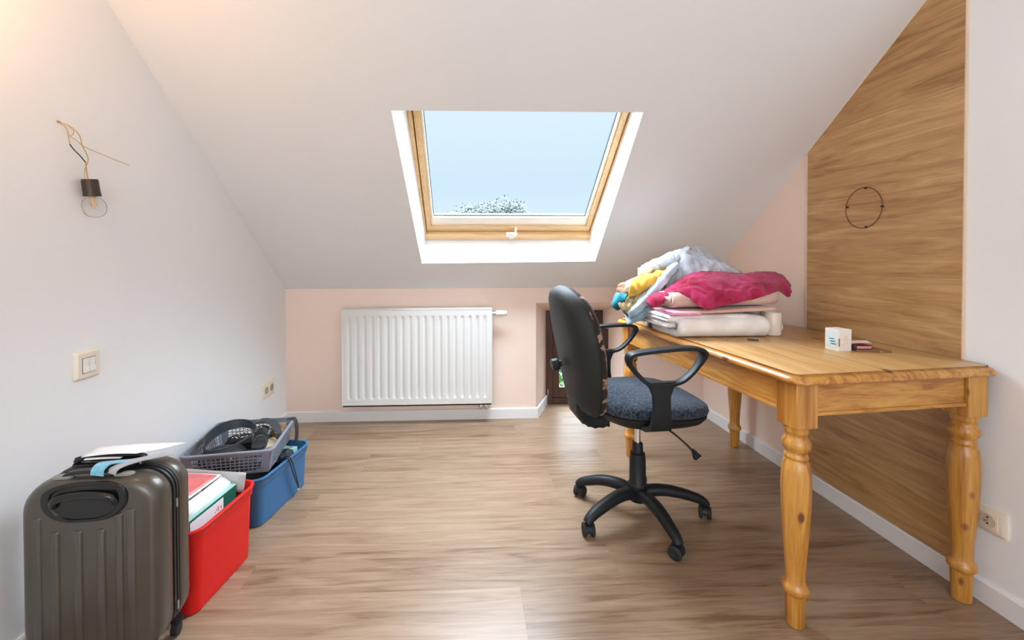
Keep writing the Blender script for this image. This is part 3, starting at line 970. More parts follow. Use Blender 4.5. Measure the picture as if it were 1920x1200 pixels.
# seat: pan, cushion
SX = 0.015
def seat_ring(sx, sy, z, e=3.2, n=48, cx=SX):
    out = []
    for i in range(n):
        t = 2 * PI * i / n
        c_, s_ = math.cos(t), math.sin(t)
        x = abs(c_) ** (2 / e) * (1 if c_ >= 0 else -1)
        y = abs(s_) ** (2 / e) * (1 if s_ >= 0 else -1)
        yy = y * sy * (1 - 0.06 * (x < 0) * abs(x))
        out.append(Vector((cx + x * sx, yy, z - (0.018 * max(0, x) ** 3) - 0.004 * abs(y) ** 3)))
    return out
bm = new_bm()
loft(bm, [seat_ring(0.10, 0.11, 0.430), seat_ring(0.165, 0.160, 0.436), seat_ring(0.205, 0.195, 0.456), seat_ring(0.222, 0.212, 0.478), seat_ring(0.224, 0.214, 0.488), seat_ring(0.216, 0.206, 0.490)])
obj('seat_pan', bm, M_blackp2, CH, smooth=True)
bm = new_bm()
loft(bm, [seat_ring(0.214, 0.204, 0.488), seat_ring(0.226, 0.217, 0.497), seat_ring(0.230, 0.221, 0.512), seat_ring(0.226, 0.216, 0.527), seat_ring(0.210, 0.200, 0.538), seat_ring(0.17, 0.16, 0.546), seat_ring(0.11, 0.10, 0.549), seat_ring(0.04, 0.04, 0.550)])
obj('seat_cushion', bm, M_seat, CH, smooth='all')
bm = new_bm()
box(bm, -0.09, 0.09, -0.05, 0.05, 0.405, 0.434)
box(bm, -0.235, -0.08, -0.028, 0.028, 0.418, 0.440)
obj('tilt_mechanism', bm, M_blackp, CH, bevel=0.006)
# height lever with paddle
bm = new_bm()
tube(bm, [(0.02, -0.05, 0.42), (0.06, -0.13, 0.418), (0.10, -0.175, 0.385), (0.125, -0.19, 0.358)], 0.0042, 8)
lv = obj('height_lever', bm, M_blackp, CH, smooth=True)
bm = new_bm()
q0 = [Vector((0.122, -0.19 - 0.004, 0.366)), Vector((0.130, -0.19 - 0.004, 0.360)), Vector((0.163, -0.19 - .004, 0.333)), Vector((0.135, -0.19 - .004, 0.320)), Vector((0.131, -0.19 - .004, 0.335))]
q0 = [Vector((0.121, 0, 0.362)), Vector((0.131, 0, 0.364)), Vector((0.163, 0, 0.336)), Vector((0.154, 0, 0.333)), Vector((0.140, 0, 0.322)), Vector((0.132, 0, 0.322))]
loft(bm, [[p + Vector((0, -0.197, 0)) for p in q0], [p + Vector((0, -0.183, 0)) for p in q0]])
obj('paddle', bm, M_blackp, lv, bevel=0.003)
# backrest: moulded shell and fabric pad
def xb(z): return -0.250 - (z - 0.50) * 0.200 + 0.05 * max(0, z - 0.80) ** 1.0 * 0.6
def hwid(t):
    """half width along the height parameter 0..1"""
    k = [(0.0, 0.105), (0.04, 0.135), (0.12, 0.155), (0.3, 0.185), (0.5, 0.205), (0.65, 0.208), (0.78, 0.195), (0.88, 0.168), (0.95, 0.125), (0.99, 0.07), (1.0, 0.04)]
    for (a, x), (b, y) in zip(k[:-1], k[1:]):
        if t <= b:
            f = (t - a) / (b - a)
            return x + (y - x) * f
    return k[-1][1]
def back_ring(scale, off, zc=0.725, n=22, z0=0.468, z1=0.985, curve=0.035):
    R = []
    ts = [0.5 - 0.5 * math.cos(PI * i / n) for i in range(n + 1)]
    for sgn, seq in ((-1, ts), (1, ts[::-1])):
        for t in seq:
            z = z0 + (z1 - z0) * t
            z = zc + (z - zc) * (1 - (1 - scale) * 0.75)
            y = sgn * hwid(t) * scale
            R.append(Vector((xb(z) + off + curve * (y / 0.2) ** 2, y, z)))
    return R
bm = new_bm()
loft(bm, [back_ring(0.55, -0.046), back_ring(0.78, -0.043), back_ring(0.88, -0.036), back_ring(0.955, -0.018), back_ring(0.99, 0.0), back_ring(1.0, 0.012), back_ring(0.98, 0.016)])
obj('back_shell', bm, M_blackp2, CH, smooth='all')
bm = new_bm()
loft(bm, [back_ring(0.955, 0.012), back_ring(0.975, 0.022), back_ring(0.97, 0.034), back_ring(0.93, 0.044), back_ring(0.80, 0.050), back_ring(0.5, 0.053), back_ring(0.2, 0.053)])
obj('back_cushion', bm, M_backf, CH, smooth='all')
# ribbed bellows at the foot of the back
bm = new_bm()
rings = []
BP = catmull([(-0.262, 0, 0.520), (-0.262, 0, 0.478), (-0.245, 0, 0.448), (-0.205, 0, 0.430), (-0.150, 0, 0.432)], 4)
for i, p in enumerate(BP):
    t = i / (len(BP) - 1)
    d = (BP[min(i + 1, len(BP) - 1)] - BP[max(i - 1, 0)]).normalized()
    n_ = Vector((-d.z, 0, d.x))
    g_ = 0.003 * (i % 2)
    wy, th = 0.078 - 0.02 * t - g_, 0.030 - g_
    rings.append([p + Vector((0, y, 0)) + n_ * x for y, x in rrect(2 * wy, 2 * th, 0.018)])
loft(bm, rings)
obj('back_bracket', bm, M_blackp, CH, smooth=True)
bm = new_bm()
Mk = Matrix.Translation((xb(0.66) - 0.043, 0.03, 0.655)) @ Matrix.Rotation(-PI / 2 - 0.2, 4, 'Y')
lathe(bm, [(0.014, 0.0), (0.014, 0.012), (0.023, 0.014), (0.026, 0.019), (0.026, 0.040), (0.023, 0.045), (0.010, 0.046)], 10, Mk)
obj('adjuster_knob', bm, M_blackp, CH, smooth=True, angle=25)
# loop armrests
for sy, sh in ((-1, 0.0), (1, 0.0)):
    Y = sy * 0.262
    bm = new_bm()
    loop = [(-0.168, 0.728), (-0.165, 0.748), (-0.145, 0.757), (-0.07, 0.765), (0.03, 0.771), (0.095, 0.768), (0.118, 0.757), (0.114, 0.735), (0.080, 0.688), (0.030, 0.650), (-0.035, 0.640), (-0.095, 0.648), (-0.135, 0.682), (-0.160, 0.712)]
    P = [(x + sh, Y, z) for x, z in loop]
    pf = [(1.0, -0.55), (1.0, 0.55), (0.6, 0.8), (-0.6, 0.8), (-1.0, 0.55), (-1.0, -0.55), (-0.6, -0.8), (0.6, -0.8)]
    Pc = catmull(P, 5, True)
    n = len(Pc)
    rv = []
    for k, p in enumerate(Pc):
        t = (Pc[(k + 1) % n] - Pc[(k - 1) % n]).normalized()
        up = t.cross(Vector((0, 1, 0)))
        top = max(0.0, min(1.0, (p.z - 0.70) / 0.05))
        wy = 0.015 + 0.008 * top
        th = 0.0090 + 0.001 * top
        rv.append([bm.verts.new(p + Vector((0, 1, 0)) * (a * wy) + up * (c_ * th)) for a, c_ in pf])
    for i in range(n):
        A_, B_ = rv[i], rv[(i + 1) % n]
        for j in range(len(pf)):
            m = (j + 1) % len(pf)
            bm.faces.new((A_[j], A_[m], B_[m], B_[j]))
    # stem running down and under the seat
    rings = []
    for x0, x1, y, z in ((-0.115, 0.030, Y, 0.652), (-0.088, 0.000, Y, 0.632), (-0.074, -0.012, Y, 0.60), (-0.072, -0.012, Y, 0.55), (-0.080, -0.006, Y, 0.500), (-0.084, -0.004, Y * 0.97, 0.479), (-0.084, -0.004, Y * 0.86, 0.465), (-0.08, -0.004, Y * 0.6, 0.450)):
        rings.append((x0 + sh, x1 + sh, y, z))
    R2 = []
    for k, (x0, x1, y, z) in enumerate(rings):
        a = rings[max(k - 1, 0)]
        b = rings[min(k + 1, len(rings) - 1)]
        t = Vector((0, b[2] - a[2], b[3] - a[3])).normalized()
        nn = Vector((0, -t.z, t.y)) * 0.010
        R2.append([Vector((x0, y, z)) - nn, Vector((x1, y, z)) - nn, Vector((x1, y, z)) + nn, Vector((x0, y, z)) + nn])
    loft(bm, R2)
    obj('armrest', bm, M_blackp, CH, smooth=True, angle=35)

NETS={
 'grey_sheet':[[(0.908,1.930,0.800),(0.915,1.900,0.871),(0.961,1.880,0.938),(1.009,1.860,0.984),(1.036,1.840,0.985),(1.099,1.840,0.993),(1.175,1.840,0.987),(1.273,1.860,0.978)],[(0.846,1.950,0.792),(0.886,1.940,0.902),(0.945,1.920,0.981),(1.007,1.920,1.053),(1.057,1.930,1.099),(1.179,1.930,1.065),(1.267,1.930,1.031),(1.337,1.930,1.000)],[(0.804,1.970,0.795),(0.852,1.970,0.884),(0.931,1.980,0.962),(1.012,1.980,1.057),(1.082,2.000,1.131),(1.186,2.000,1.093),(1.296,2.000,1.055),(1.379,2.000,1.007)],[(0.789,2.000,0.822),(0.849,2.020,0.862),(0.940,2.040,0.933),(1.028,2.050,1.033),(1.114,2.080,1.104),(1.234,2.100,1.093),(1.349,2.100,1.050),(1.443,2.100,0.996)]],
 'grey_terry':[[(1.098,2.000,1.104),(1.180,2.000,1.082),(1.263,2.000,1.042),(1.341,2.000,1.007)],[(1.131,2.030,1.134),(1.212,2.030,1.107),(1.299,2.030,1.060),(1.378,2.030,1.016)],[(1.182,2.080,1.160),(1.265,2.080,1.121),(1.348,2.080,1.068),(1.429,2.080,1.014)],[(1.233,2.150,1.110),(1.313,2.150,1.075),(1.394,2.150,1.038),(1.477,2.150,0.994)]],
 'white_bundle':[[(0.830,1.970,1.000),(0.863,1.960,1.016),(0.925,1.950,1.042),(0.986,1.950,1.062),(1.039,1.960,1.078)],[(0.824,1.950,1.024),(0.855,1.930,1.045),(0.916,1.920,1.073),(0.986,1.930,1.096),(1.049,1.950,1.109)],[(0.849,1.990,1.044),(0.904,1.980,1.081),(0.968,1.980,1.107),(1.038,1.990,1.133),(1.103,2.000,1.147)],[(0.910,2.080,1.038),(0.970,2.100,1.071),(1.043,2.120,1.093),(1.112,2.120,1.121),(1.187,2.120,1.138)]],
 'yellow_cloth':[[(0.762,1.920,0.915),(0.805,1.910,0.924),(0.857,1.900,0.955),(0.914,1.900,0.998),(0.960,1.920,1.027)],[(0.756,1.890,0.948),(0.793,1.870,0.960),(0.844,1.860,0.988),(0.900,1.870,1.019),(0.953,1.900,1.038)],[(0.767,1.900,0.983),(0.804,1.890,0.999),(0.863,1.890,1.021),(0.919,1.900,1.036),(0.970,1.930,1.045)],[(0.813,1.980,0.994),(0.864,2.000,1.014),(0.933,2.020,1.034),(0.983,2.020,1.048),(1.021,2.020,1.050)]],
 'olive_cloth':[[(0.762,1.930,0.817),(0.789,1.920,0.833),(0.824,1.900,0.871),(0.876,1.900,0.927),(0.929,1.920,0.971)],[(0.733,1.910,0.845),(0.766,1.890,0.873),(0.808,1.880,0.904),(0.859,1.880,0.944),(0.914,1.900,0.982)],[(0.712,1.930,0.889),(0.764,1.910,0.901),(0.811,1.900,0.927),(0.863,1.900,0.957),(0.924,1.920,0.991)],[(0.734,1.990,0.930),(0.786,1.980,0.925),(0.845,1.980,0.946),(0.899,1.980,0.972),(0.952,1.980,1.004)]],
 'teal_cloth':[[(0.718,1.940,0.847),(0.730,1.930,0.856),(0.744,1.920,0.872)],[(0.696,1.950,0.872),(0.711,1.920,0.885),(0.743,1.910,0.901)],[(0.716,1.970,0.911),(0.731,1.940,0.921),(0.761,1.930,0.925)],[(0.757,2.030,0.938),(0.780,2.020,0.944),(0.805,2.000,0.937)]],
 'brown_cloth':[[(0.733,1.980,0.910),(0.756,1.970,0.900),(0.778,1.960,0.891)],[(0.727,1.980,0.942),(0.748,1.950,0.933),(0.778,1.940,0.921)],[(0.740,2.000,0.959),(0.765,1.980,0.957),(0.793,1.970,0.937)],[(0.779,2.060,0.965),(0.807,2.060,0.973),(0.836,2.050,0.957)]],
 'cream_cloth':[[(0.769,1.950,0.933),(0.787,1.930,0.940),(0.809,1.920,0.936)],[(0.758,1.950,0.959),(0.773,1.920,0.966),(0.795,1.910,0.972)],[(0.775,1.980,0.976),(0.794,1.960,0.985),(0.822,1.950,0.995)],[(0.819,2.050,0.979),(0.847,2.050,0.993),(0.880,2.050,1.006)]],
 'blue_shirt':[[(0.764,1.930,0.781),(0.791,1.900,0.795),(0.834,1.880,0.823),(0.880,1.870,0.854),(0.915,1.870,0.884)],[(0.760,1.940,0.800),(0.786,1.900,0.826),(0.824,1.870,0.855),(0.870,1.860,0.886),(0.920,1.870,0.909)],[(0.767,1.970,0.827),(0.797,1.940,0.851),(0.836,1.910,0.885),(0.883,1.900,0.917),(0.935,1.900,0.937)],[(0.806,2.030,0.835),(0.846,2.020,0.862),(0.886,2.000,0.897),(0.935,2.000,0.923),(0.990,2.000,0.949)]],
 'light_strip':[[(0.760,1.900,0.816),(0.799,1.870,0.850),(0.845,1.850,0.907),(0.900,1.840,0.976),(0.961,1.860,1.039),(0.991,1.880,1.066)],[(0.750,1.900,0.836),(0.782,1.860,0.876),(0.825,1.840,0.927),(0.885,1.840,0.996),(0.945,1.860,1.054),(0.984,1.880,1.074)],[(0.760,1.940,0.846),(0.785,1.900,0.887),(0.833,1.880,0.941),(0.894,1.880,1.009),(0.955,1.900,1.058),(0.997,1.920,1.076)]],
 'pink_towel':[[(0.833,1.740,0.895),(0.876,1.760,0.913),(0.907,1.710,0.948),(0.963,1.630,0.891),(1.035,1.630,0.902),(1.127,1.640,0.917),(1.233,1.660,0.937),(1.354,1.720,0.954),(1.420,1.760,0.924)],[(0.786,1.720,0.890),(0.852,1.740,0.920),(0.900,1.710,0.957),(0.959,1.655,0.946),(1.038,1.650,0.948),(1.136,1.660,0.958),(1.248,1.680,0.965),(1.377,1.740,0.969),(1.441,1.770,0.937)],[(0.767,1.730,0.910),(0.852,1.760,0.937),(0.916,1.750,0.973),(0.977,1.710,0.996),(1.064,1.710,1.002),(1.177,1.730,0.998),(1.292,1.740,1.000),(1.414,1.780,0.990),(1.470,1.800,0.954)],[(0.803,1.780,0.928),(0.893,1.820,0.951),(0.970,1.830,0.994),(1.030,1.820,1.026),(1.136,1.830,1.032),(1.244,1.830,1.020),(1.371,1.840,1.029),(1.472,1.860,1.013),(1.508,1.860,0.977)],[(0.870,1.840,0.917),(0.981,1.920,0.942),(1.066,1.940,0.990),(1.130,1.960,1.015),(1.231,1.970,1.019),(1.353,1.970,1.011),(1.476,1.970,1.016),(1.543,1.960,1.005),(1.560,1.940,0.977)]],
}

# ------------------------------------------------------------------ suitcase
SC = thing('suitcase', 'graphite brown hard-shell cabin suitcase standing upright by the left wall', 'suitcase', (-0.982, 1.088, 0), math.radians(4))
SC.scale = (1.07, 0.76, 1.0)
SWD, SZ0, SZ1 = 0.310, 0.052, 0.526
def case_ring(y, s, r=0.070):
    w_, h_ = SWD * (1 - (1 - s) * 1.0), (SZ1 - SZ0) * (1 - (1 - s) * 0.65)
    return [Vector((x, y, z)) for x, z in rrect(w_, h_, r * (0.6 + 0.4 * s), 8, 0, (SZ0 + SZ1) / 2)]
bm = new_bm()
loft(bm, [case_ring(0.0, 0.86), case_ring(0.002, 0.90), case_ring(0.008, 0.94), case_ring(0.018, 0.972), case_ring(0.034, 0.993), case_ring(0.050, 1.0), case_ring(0.072, 1.0), case_ring(0.074, 0.990)])
fs = obj('front_shell', bm, M_case, SC, smooth=True, angle=50)
bm = new_bm()
loft(bm, [case_ring(0.118, 0.990), case_ring(0.120, 1.0), case_ring(0.150, 1.0), case_ring(0.172, 0.99), case_ring(0.186, 0.96), case_ring(0.194, 0.91), case_ring(0.197, 0.85)])
rs_ = obj('rear_shell', bm, M_case, SC, smooth=True, angle=50)
bm = new_bm()
loft(bm, [case_ring(0.073, 0.978), case_ring(0.078, 0.988), case_ring(0.0785, 0.975), case_ring(0.086, 0.975), case_ring(0.0865, 0.992), case_ring(0.095, 0.996), case_ring(0.0955, 0.976), case_ring(0.103, 0.976), case_ring(0.1035, 0.992), case_ring(0.112, 0.992), case_ring(0.1125, 0.975), case_ring(0.119, 0.978)])
obj('zip_band', bm, M_case_blk, SC, smooth=True, angle=20)
# pressed ribs: raised fields between narrow slots on the front face
def rib(x, wdt, z0, z1, dep, y=0.0):
    bm = new_bm()
    o_ = rrect(wdt, z1 - z0, 0.005, 4, x, (z0 + z1) / 2)
    i_ = rrect(wdt - 0.006, z1 - z0 - 0.006, 0.004, 4, x, (z0 + z1) / 2)
    loft(bm, [[Vector((a, y + 0.004, b)) for a, b in o_], [Vector((a, y - 0.0002, b)) for a, b in o_], [Vector((a, y - dep, b)) for a, b in i_]])
    return obj('pressed_rib', bm, M_case, fs, smooth=True, angle=50)
for x in (-0.0725, -0.0225, 0.0275):
    rib(x, 0.020, 0.10, 0.402, 0.0045)
rib(-0.112, 0.022, 0.09, 0.44, 0.0042, 0.001)
rib(0.068, 0.018, 0.10, 0.44, 0.0042)
rib(0.094, 0.022, 0.09, 0.45, 0.0042, 0.001)
# moulded grab handle set in a black recess at the top of the front
bm = new_bm()
def hp(k, y):
    out = []
    for i in range(44):
        t = 2 * PI * i / 44
        c_, s_ = math.cos(t), math.sin(t)
        x = 0.0895 * k * abs(c_) ** 0.62 * (1 if c_ >= 0 else -1)
        z = (0.043 if s_ >= 0 else 0.050) * (1 - (1 - k) * 0.7) * abs(s_) ** (0.55 if s_ > 0 else 0.8) * (1 if s_ >= 0 else -1)
        x *= 1 - 0.14 * max(0.0, -s_)
        z += 0.476
        out.append(Vector((x - 0.006, y + 0.016 * (max(0.0, z - 0.500) / 0.02) ** 2, z)))
    return out
loft(bm, [hp(1.06, 0.004), hp(1.05, -0.0060), hp(1.0, -0.0075), hp(0.86, -0.0070), hp(0.82, -0.0030), hp(0.6, -0.0026), hp(0.3, -0.0024), hp(0.05, -0.0024)])
hr = obj('handle_recess', bm, M_blackgloss, SC, smooth=True, angle=40)
bm = new_bm()
pts = [(-0.074, -0.004, 0.468), (-0.066, -0.012, 0.486), (-0.040, -0.015, 0.494), (-0.006, -0.016, 0.497), (0.028, -0.015, 0.494), (0.054, -0.012, 0.486), (0.062, -0.004, 0.468)]
tube(bm, pts, 0.010, 10, smooth=5)
obj('front_handle', bm, M_blackgloss, hr, smooth=True)
# top: telescopic handle housing, carry handle with grey end pads
bm = new_bm()
loft(bm, [[Vector((x, y, SZ1 - 0.003)) for x, y in rrect(0.175, 0.050, 0.012, 5, -0.02, 0.140)], [Vector((x, y, SZ1 + 0.004)) for x, y in rrect(0.170, 0.046, 0.012, 5, -0.02, 0.140)]])
tp = obj('trolley_housing', bm, M_blackgloss, SC, smooth=True)
bm = new_bm()
tube(bm, [(-0.100, 0.138, SZ1 + 0.004), (-0.095, 0.138, SZ1 + 0.013), (-0.02, 0.138, SZ1 + 0.015), (0.055, 0.138, SZ1 + 0.013), (0.060, 0.138, SZ1 + 0.004)], 0.008, 8)
obj('trolley_handle', bm, M_blackgloss, tp, smooth=True)
bm = new_bm()
tube(bm, [(-0.082, 0.045, SZ1 - 0.010), (-0.070, 0.045, SZ1 + 0.006), (-0.045, 0.045, SZ1 + 0.012), (0.015, 0.045, SZ1 + 0.012), (0.045, 0.045, SZ1 + 0.006), (0.058, 0.045, SZ1 - 0.008)], 0.008, 10, prof=[(1.6, -0.5), (1.6, 0.5), (-1.6, 0.5), (-1.6, -0.5)], up=(0, 1, 0))
ch_ = obj('carry_handle', bm, M_leather, SC, bevel=0.002)
for x, s_ in ((-0.078, -1), (0.060, 1)):
    bm = new_bm()
    loft(bm, [[Vector((a, b, SZ1 - 0.016)) for a, b in rrect(0.048, 0.026, 0.011, 5, x, 0.042)], [Vector((a, b, SZ1 + 0.002 )) for a, b in rrect(0.046, 0.024, 0.011, 5, x, 0.042)], [Vector((a, b, SZ1 + 0.005)) for a, b in rrect(0.038, 0.018, 0.009, 5, x, 0.042)]])
    p_ = obj('end_pad', bm, M_greystrap, ch_, smooth=True)
    p_['label'] = 'light grey rubber pad at the end of the carry handle'
# zip pulls on the side band
for z in (0.42, 0.13):
    bm = new_bm()
    box(bm, SWD / 2 - 0.004, SWD / 2 + 0.003, 0.094, 0.102, z - 0.016, z + 0.008)
    obj('zip_pull', bm, M_steel, SC, bevel=0.001)
for x in (-0.125, 0.125):
    for y in (0.040, 0.158):
        bm = new_bm()
        lathe(bm, [(0.018, 0.056), (0.018, 0.046), (0.012, 0.044), (0.012, 0.036)], 16, Matrix.Translation((x, y, 0)))
        wk = obj('wheel_fork', bm, M_blackp, SC, smooth=True)
        bm = new_bm()
        lathe(bm, [(0.012, -0.009), (0.019, -0.008), (0.020, 0.0), (0.019, 0.008), (0.012, 0.009)], 20, Matrix.Translation((x, y, 0.0205)) @ Matrix.Rotation(PI / 2, 4, 'Y'))
        obj('wheel', bm, M_rubber, wk, smooth=True)

def ribbon(bm, pts, wv, t=0.0012, n=5):
    """flat strap: pts centre line, wv half-width vector per point (one or list)"""
    P = catmull(pts, n)
    Wv = wv if isinstance(wv, list) else [wv] * len(pts)
    Wc = catmull(Wv, n)
    rings = []
    for k, (p, w_) in enumerate(zip(P, Wc)):
        tn = (P[min(k + 1, len(P) - 1)] - P[max(k - 1, 0)]).normalized()
        nn = tn.cross(w_).normalized() * t
        rings.append([p - w_ - nn, p + w_ - nn, p + w_ + nn, p - w_ + nn])
    loft(bm, rings)
def sc_pt(x, y, z):
    a = math.radians(4)
    x, y = x * 1.07, y * 0.76
    return Vector((-0.982 + x * math.cos(a) - y * math.sin(a), 1.088 + x * math.sin(a) + y * math.cos(a), z))
ls = thing('luggage_strap', 'light blue and grey webbing luggage strap looped over the carry handle of the suitcase', 'strap', tuple(sc_pt(0.03, 0.045, SZ1 + 0.014)))
o_ = sc_pt(0.03, 0.045, SZ1 + 0.014)
def lp(x, y, z): return sc_pt(x, y, z) - o_
bm = new_bm()
ribbon(bm, [lp(0.008, 0.022, SZ1 + 0.006), lp(0.008, 0.026, SZ1 + 0.020), lp(0.014, 0.045, SZ1 + 0.029), lp(0.035, 0.075, SZ1 + 0.022), lp(0.062, 0.105, SZ1 + 0.014), lp(0.085, 0.13, SZ1 + 0.011)], Vector((0.019, -0.004, 0)))
obj('blue_webbing', bm, M_blueS, ls, smooth=True)
bm = new_bm()
ribbon(bm, [lp(0.040, 0.024, SZ1 + 0.008), lp(0.042, 0.030, SZ1 + 0.018), lp(0.052, 0.050, SZ1 + 0.022), lp(0.075, 0.085, SZ1 + 0.021), lp(0.100, 0.115, SZ1 + 0.018), lp(0.125, 0.135, SZ1 + 0.016)], Vector((0.014, -0.006, 0)))
obj('grey_webbing', bm, M_silver, ls, smooth=True)

# sheets lying on the suitcase top
def sheet(name, pts, mat, thick=0.0012, parent=None, bend=0.0, n=8, m=6):
    """thin sheet over four corner points with a slight bend"""
    a, b, c_, d = [Vector(p) for p in pts]
    bm = new_bm()
    g = []
    nrm = (b - a).cross(d - a).normalized()
    for i in range(n + 1):
        row = []
        for j in range(m + 1):
            u, v = i / n, j / m
            p = a * (1 - u) * (1 - v) + b * u * (1 - v) + c_ * u * v + d * (1 - u) * v
            p = p + nrm * (bend * math.sin(PI * u) + 0.3 * bend * math.sin(2.3 * PI * v + u))
            row.append(bm.verts.new(p))
        g.append(row)
    for i in range(n):
        for j in range(m):
            bm.faces.new((g[i][j], g[i + 1][j], g[i + 1][j + 1], g[i][j + 1]))
    o = obj(name, bm, mat, parent, smooth='all')
    s_ = o.modifiers.new('thick', 'SOLIDIFY')
    s_.thickness = thick
    return o
z_ = SZ1 + 0.021
o = sheet('paper_sheet', [sc_pt(-0.085, 0.125, z_ + 0.001), sc_pt(0.045, 0.128, z_ + 0.002), sc_pt(0.145, 0.190, z_ + 0.006), sc_pt(-0.095, 0.190, z_ + 0.004)], M_paper, 0.001, bend=0.004)
tag(o, 'white sheet of paper lying across the back of the suitcase top', 'paper', 'papers on the suitcase')
o = sheet('paper_sheet', [sc_pt(-0.075, 0.118, z_ - 0.004), sc_pt(0.010, 0.120, z_ - 0.005), sc_pt(0.012, 0.18, z_ - 0.006), sc_pt(-0.09, 0.18, z_ - 0.004)], M_paper, 0.002, bend=0.001)
tag(o, 'smaller white sheet lying under the long sheet on the suitcase top', 'paper', 'papers on the suitcase')

# ------------------------------------------------------------------ storage crates
def crate(name, label, cat, loc, rz, w_, l_, h_, mat, flare=0.012, lip=0.010, step=True):
    t = thing(name, label, cat, loc, rz)
    bm = new_bm()
    def rg_(dx, z, r=0.03):
        pts = rrect(w_ + 2 * dx, l_ + 2 * dx, r + dx, 5)
        return [Vector((x, y, z)) for x, y in pts]
    th = 0.003
    loft(bm, [rg_(-0.004, 0.0), rg_(0.0, 0.004), rg_(flare * 0.80, h_ - 0.035), rg_(flare * 0.8 + lip * 0.6, h_ - 0.033), rg_(flare * 0.85 + lip * 0.6, h_ - 0.016), rg_(flare + lip * 0.7, h_ - 0.012), rg_(flare + lip, h_ - 0.002), rg_(flare + lip * 0.7, h_),
              rg_(flare - 0.001, h_), rg_(flare - th, h_ - 0.004), rg_(-th, 0.008), rg_(-0.02, 0.006)])
    obj('crate_body', bm, mat, t, smooth=True, angle=35)
    if step:
        for sx in (-1, 1):
            for sy in (-1, 1):
                bm = new_bm()
                vs = box(bm, -0.012, 0.012, -0.004, 0.004, 0.003, h_ - 0.034)
                f = flare * 0.8
                for v in vs:
                    k = v.co.z / h_
                    v.co.x += sx * (w_ / 2 - 0.055 + f * k)
                    v.co.y += sy * (l_ / 2 + f * k)
                obj('corner_rib', bm, mat, t, bevel=0.003)
    return t
RC = crate('storage_crate', 'red plastic storage crate full of folders on the floor behind the suitcase', 'crate', (-0.985, 1.428, 0), math.radians(-7.0), 0.318, 0.272, 0.268, M_red)
BC = crate('storage_crate', 'blue plastic storage crate on the floor under the grey perforated basket', 'crate', (-0.982, 1.880, 0), math.radians(-10.3), 0.318, 0.336, 0.205, M_blue)
bm = new_bm()
box(bm, 0.045, 0.10, 0.150, 0.164, 0.15, 0.17)
# ---- contents of the red crate
def rc(x, y, z):
    a = math.radians(-7.0)
    return Vector((-0.985 + x * math.cos(a) - y * math.sin(a), 1.428 + x * math.sin(a) + y * math.cos(a), z))
def slab(name, corners_lo, z0, z1, mat, parent=None, tilt=(0, 0), bevel=0.001):
    bm = new_bm()
    lo = [Vector((x, y, z0)) for x, y in corners_lo]
    hi = [Vector((x + tilt[0], y + tilt[1], z1)) for x, y in corners_lo]
    loft(bm, [lo, hi])
    return obj(name, bm, mat, parent, bevel=bevel)
BD = thing('ring_binder', 'dark green ring binder with white cover sheet at the right side of the red crate', 'binder', tuple(rc(0.098, 0, 0.010)), math.radians(-7))
bm = new_bm()
box(bm, -0.020, 0.020, -0.126, 0.112, 0.0, 0.262)
obj('binder_cover', bm, M_green, BD, bevel=0.002)
bm = new_bm()
box(bm, 0.0195, 0.0210, -0.100, 0.045, 0.06, 0.254)
s_ = obj('cover_sheet', bm, M_paper, BD)
s_['label'] = 'white printed cover sheet'
bm = new_bm()
for i in range(5):
    box(bm, 0.0208, 0.0214, 0.004 + 0.007 * i, 0.008 + 0.007 * i, 0.222 + 0.004 * (i % 2), 0.226 + 0.006 * (i % 3))
obj('cover_print', bm, M_pinkc, s_)
bm = new_bm()
box(bm, -0.0195, 0.0205, -0.114, -0.109, 0.02, 0.2622)
obj('binder_spine_strip', bm, M_paper, BD)
bm = new_bm()
box(bm, -0.021, 0.0205, -0.127, 0.113, 0.2624, 0.2642)
obj('binder_top_card', bm, M_mint, BD)
o = slab('card_folder', [tuple(rc(0.058, -0.125, 0)[:2]), tuple(rc(0.074, -0.125, 0)[:2]), tuple(rc(0.074, 0.115, 0)[:2]), tuple(rc(0.058, 0.115, 0)[:2])], 0.012, 0.270, M_mint)
tag(o, 'mint green card folder standing between the binder and the white papers in the red crate', 'folder')
for i in range(5):
    zt = 0.291 + 0.001 * i
    a0, a1 = rc(0.046 - 0.010 * i, -0.085 + 0.004 * i, 0.16), rc(0.048 - 0.010 * i, 0.095 + 0.005 * i, 0.16)
    t0, t1 = rc(0.104 - 0.013 * i, -0.092 + 0.006 * i, zt - 0.004), rc(0.100 - 0.012 * i, 0.100 + 0.006 * i, zt)
    o = sheet('paper_document', [a0, a1, t1, t0], M_paper, 0.005, bend=0.002)
    tag(o, ('white paper document in the red crate, nearest the green binder', 'second white document from the green binder in the red crate', 'middle white document of the five in the red crate', 'fourth white document from the green binder in the red crate', 'white document in the red crate, nearest the pink booklet')[i], 'document', 'white documents in the red crate')
o = slab('brown_envelope', [tuple(rc(0.028, -0.132, 0)[:2]), tuple(rc(0.056, -0.132, 0)[:2]), tuple(rc(0.056, -0.096, 0)[:2]), tuple(rc(0.028, -0.096, 0)[:2])], 0.02, 0.274, M_card)
tag(o, 'grey brown card envelope at the near end of the red crate behind the binder', 'envelope')
o = sheet('plastic_sleeve', [rc(-0.115, 0.118, 0.255), rc(0.135, 0.128, 0.235), rc(0.142, 0.134, 0.305), rc(-0.105, 0.132, 0.312)], M_clear, 0.002, bend=0.002)
tag(o, 'milky clear plastic document sleeve standing at the far end of the red crate', 'document sleeve')
PB = thing('pink_booklet', 'coral pink booklet in a white-edged sleeve lying on top of the red crate', 'booklet', tuple(rc(-0.02, 0.0, 0.296)))
og = rc(-0.02, 0.0, 0.296)
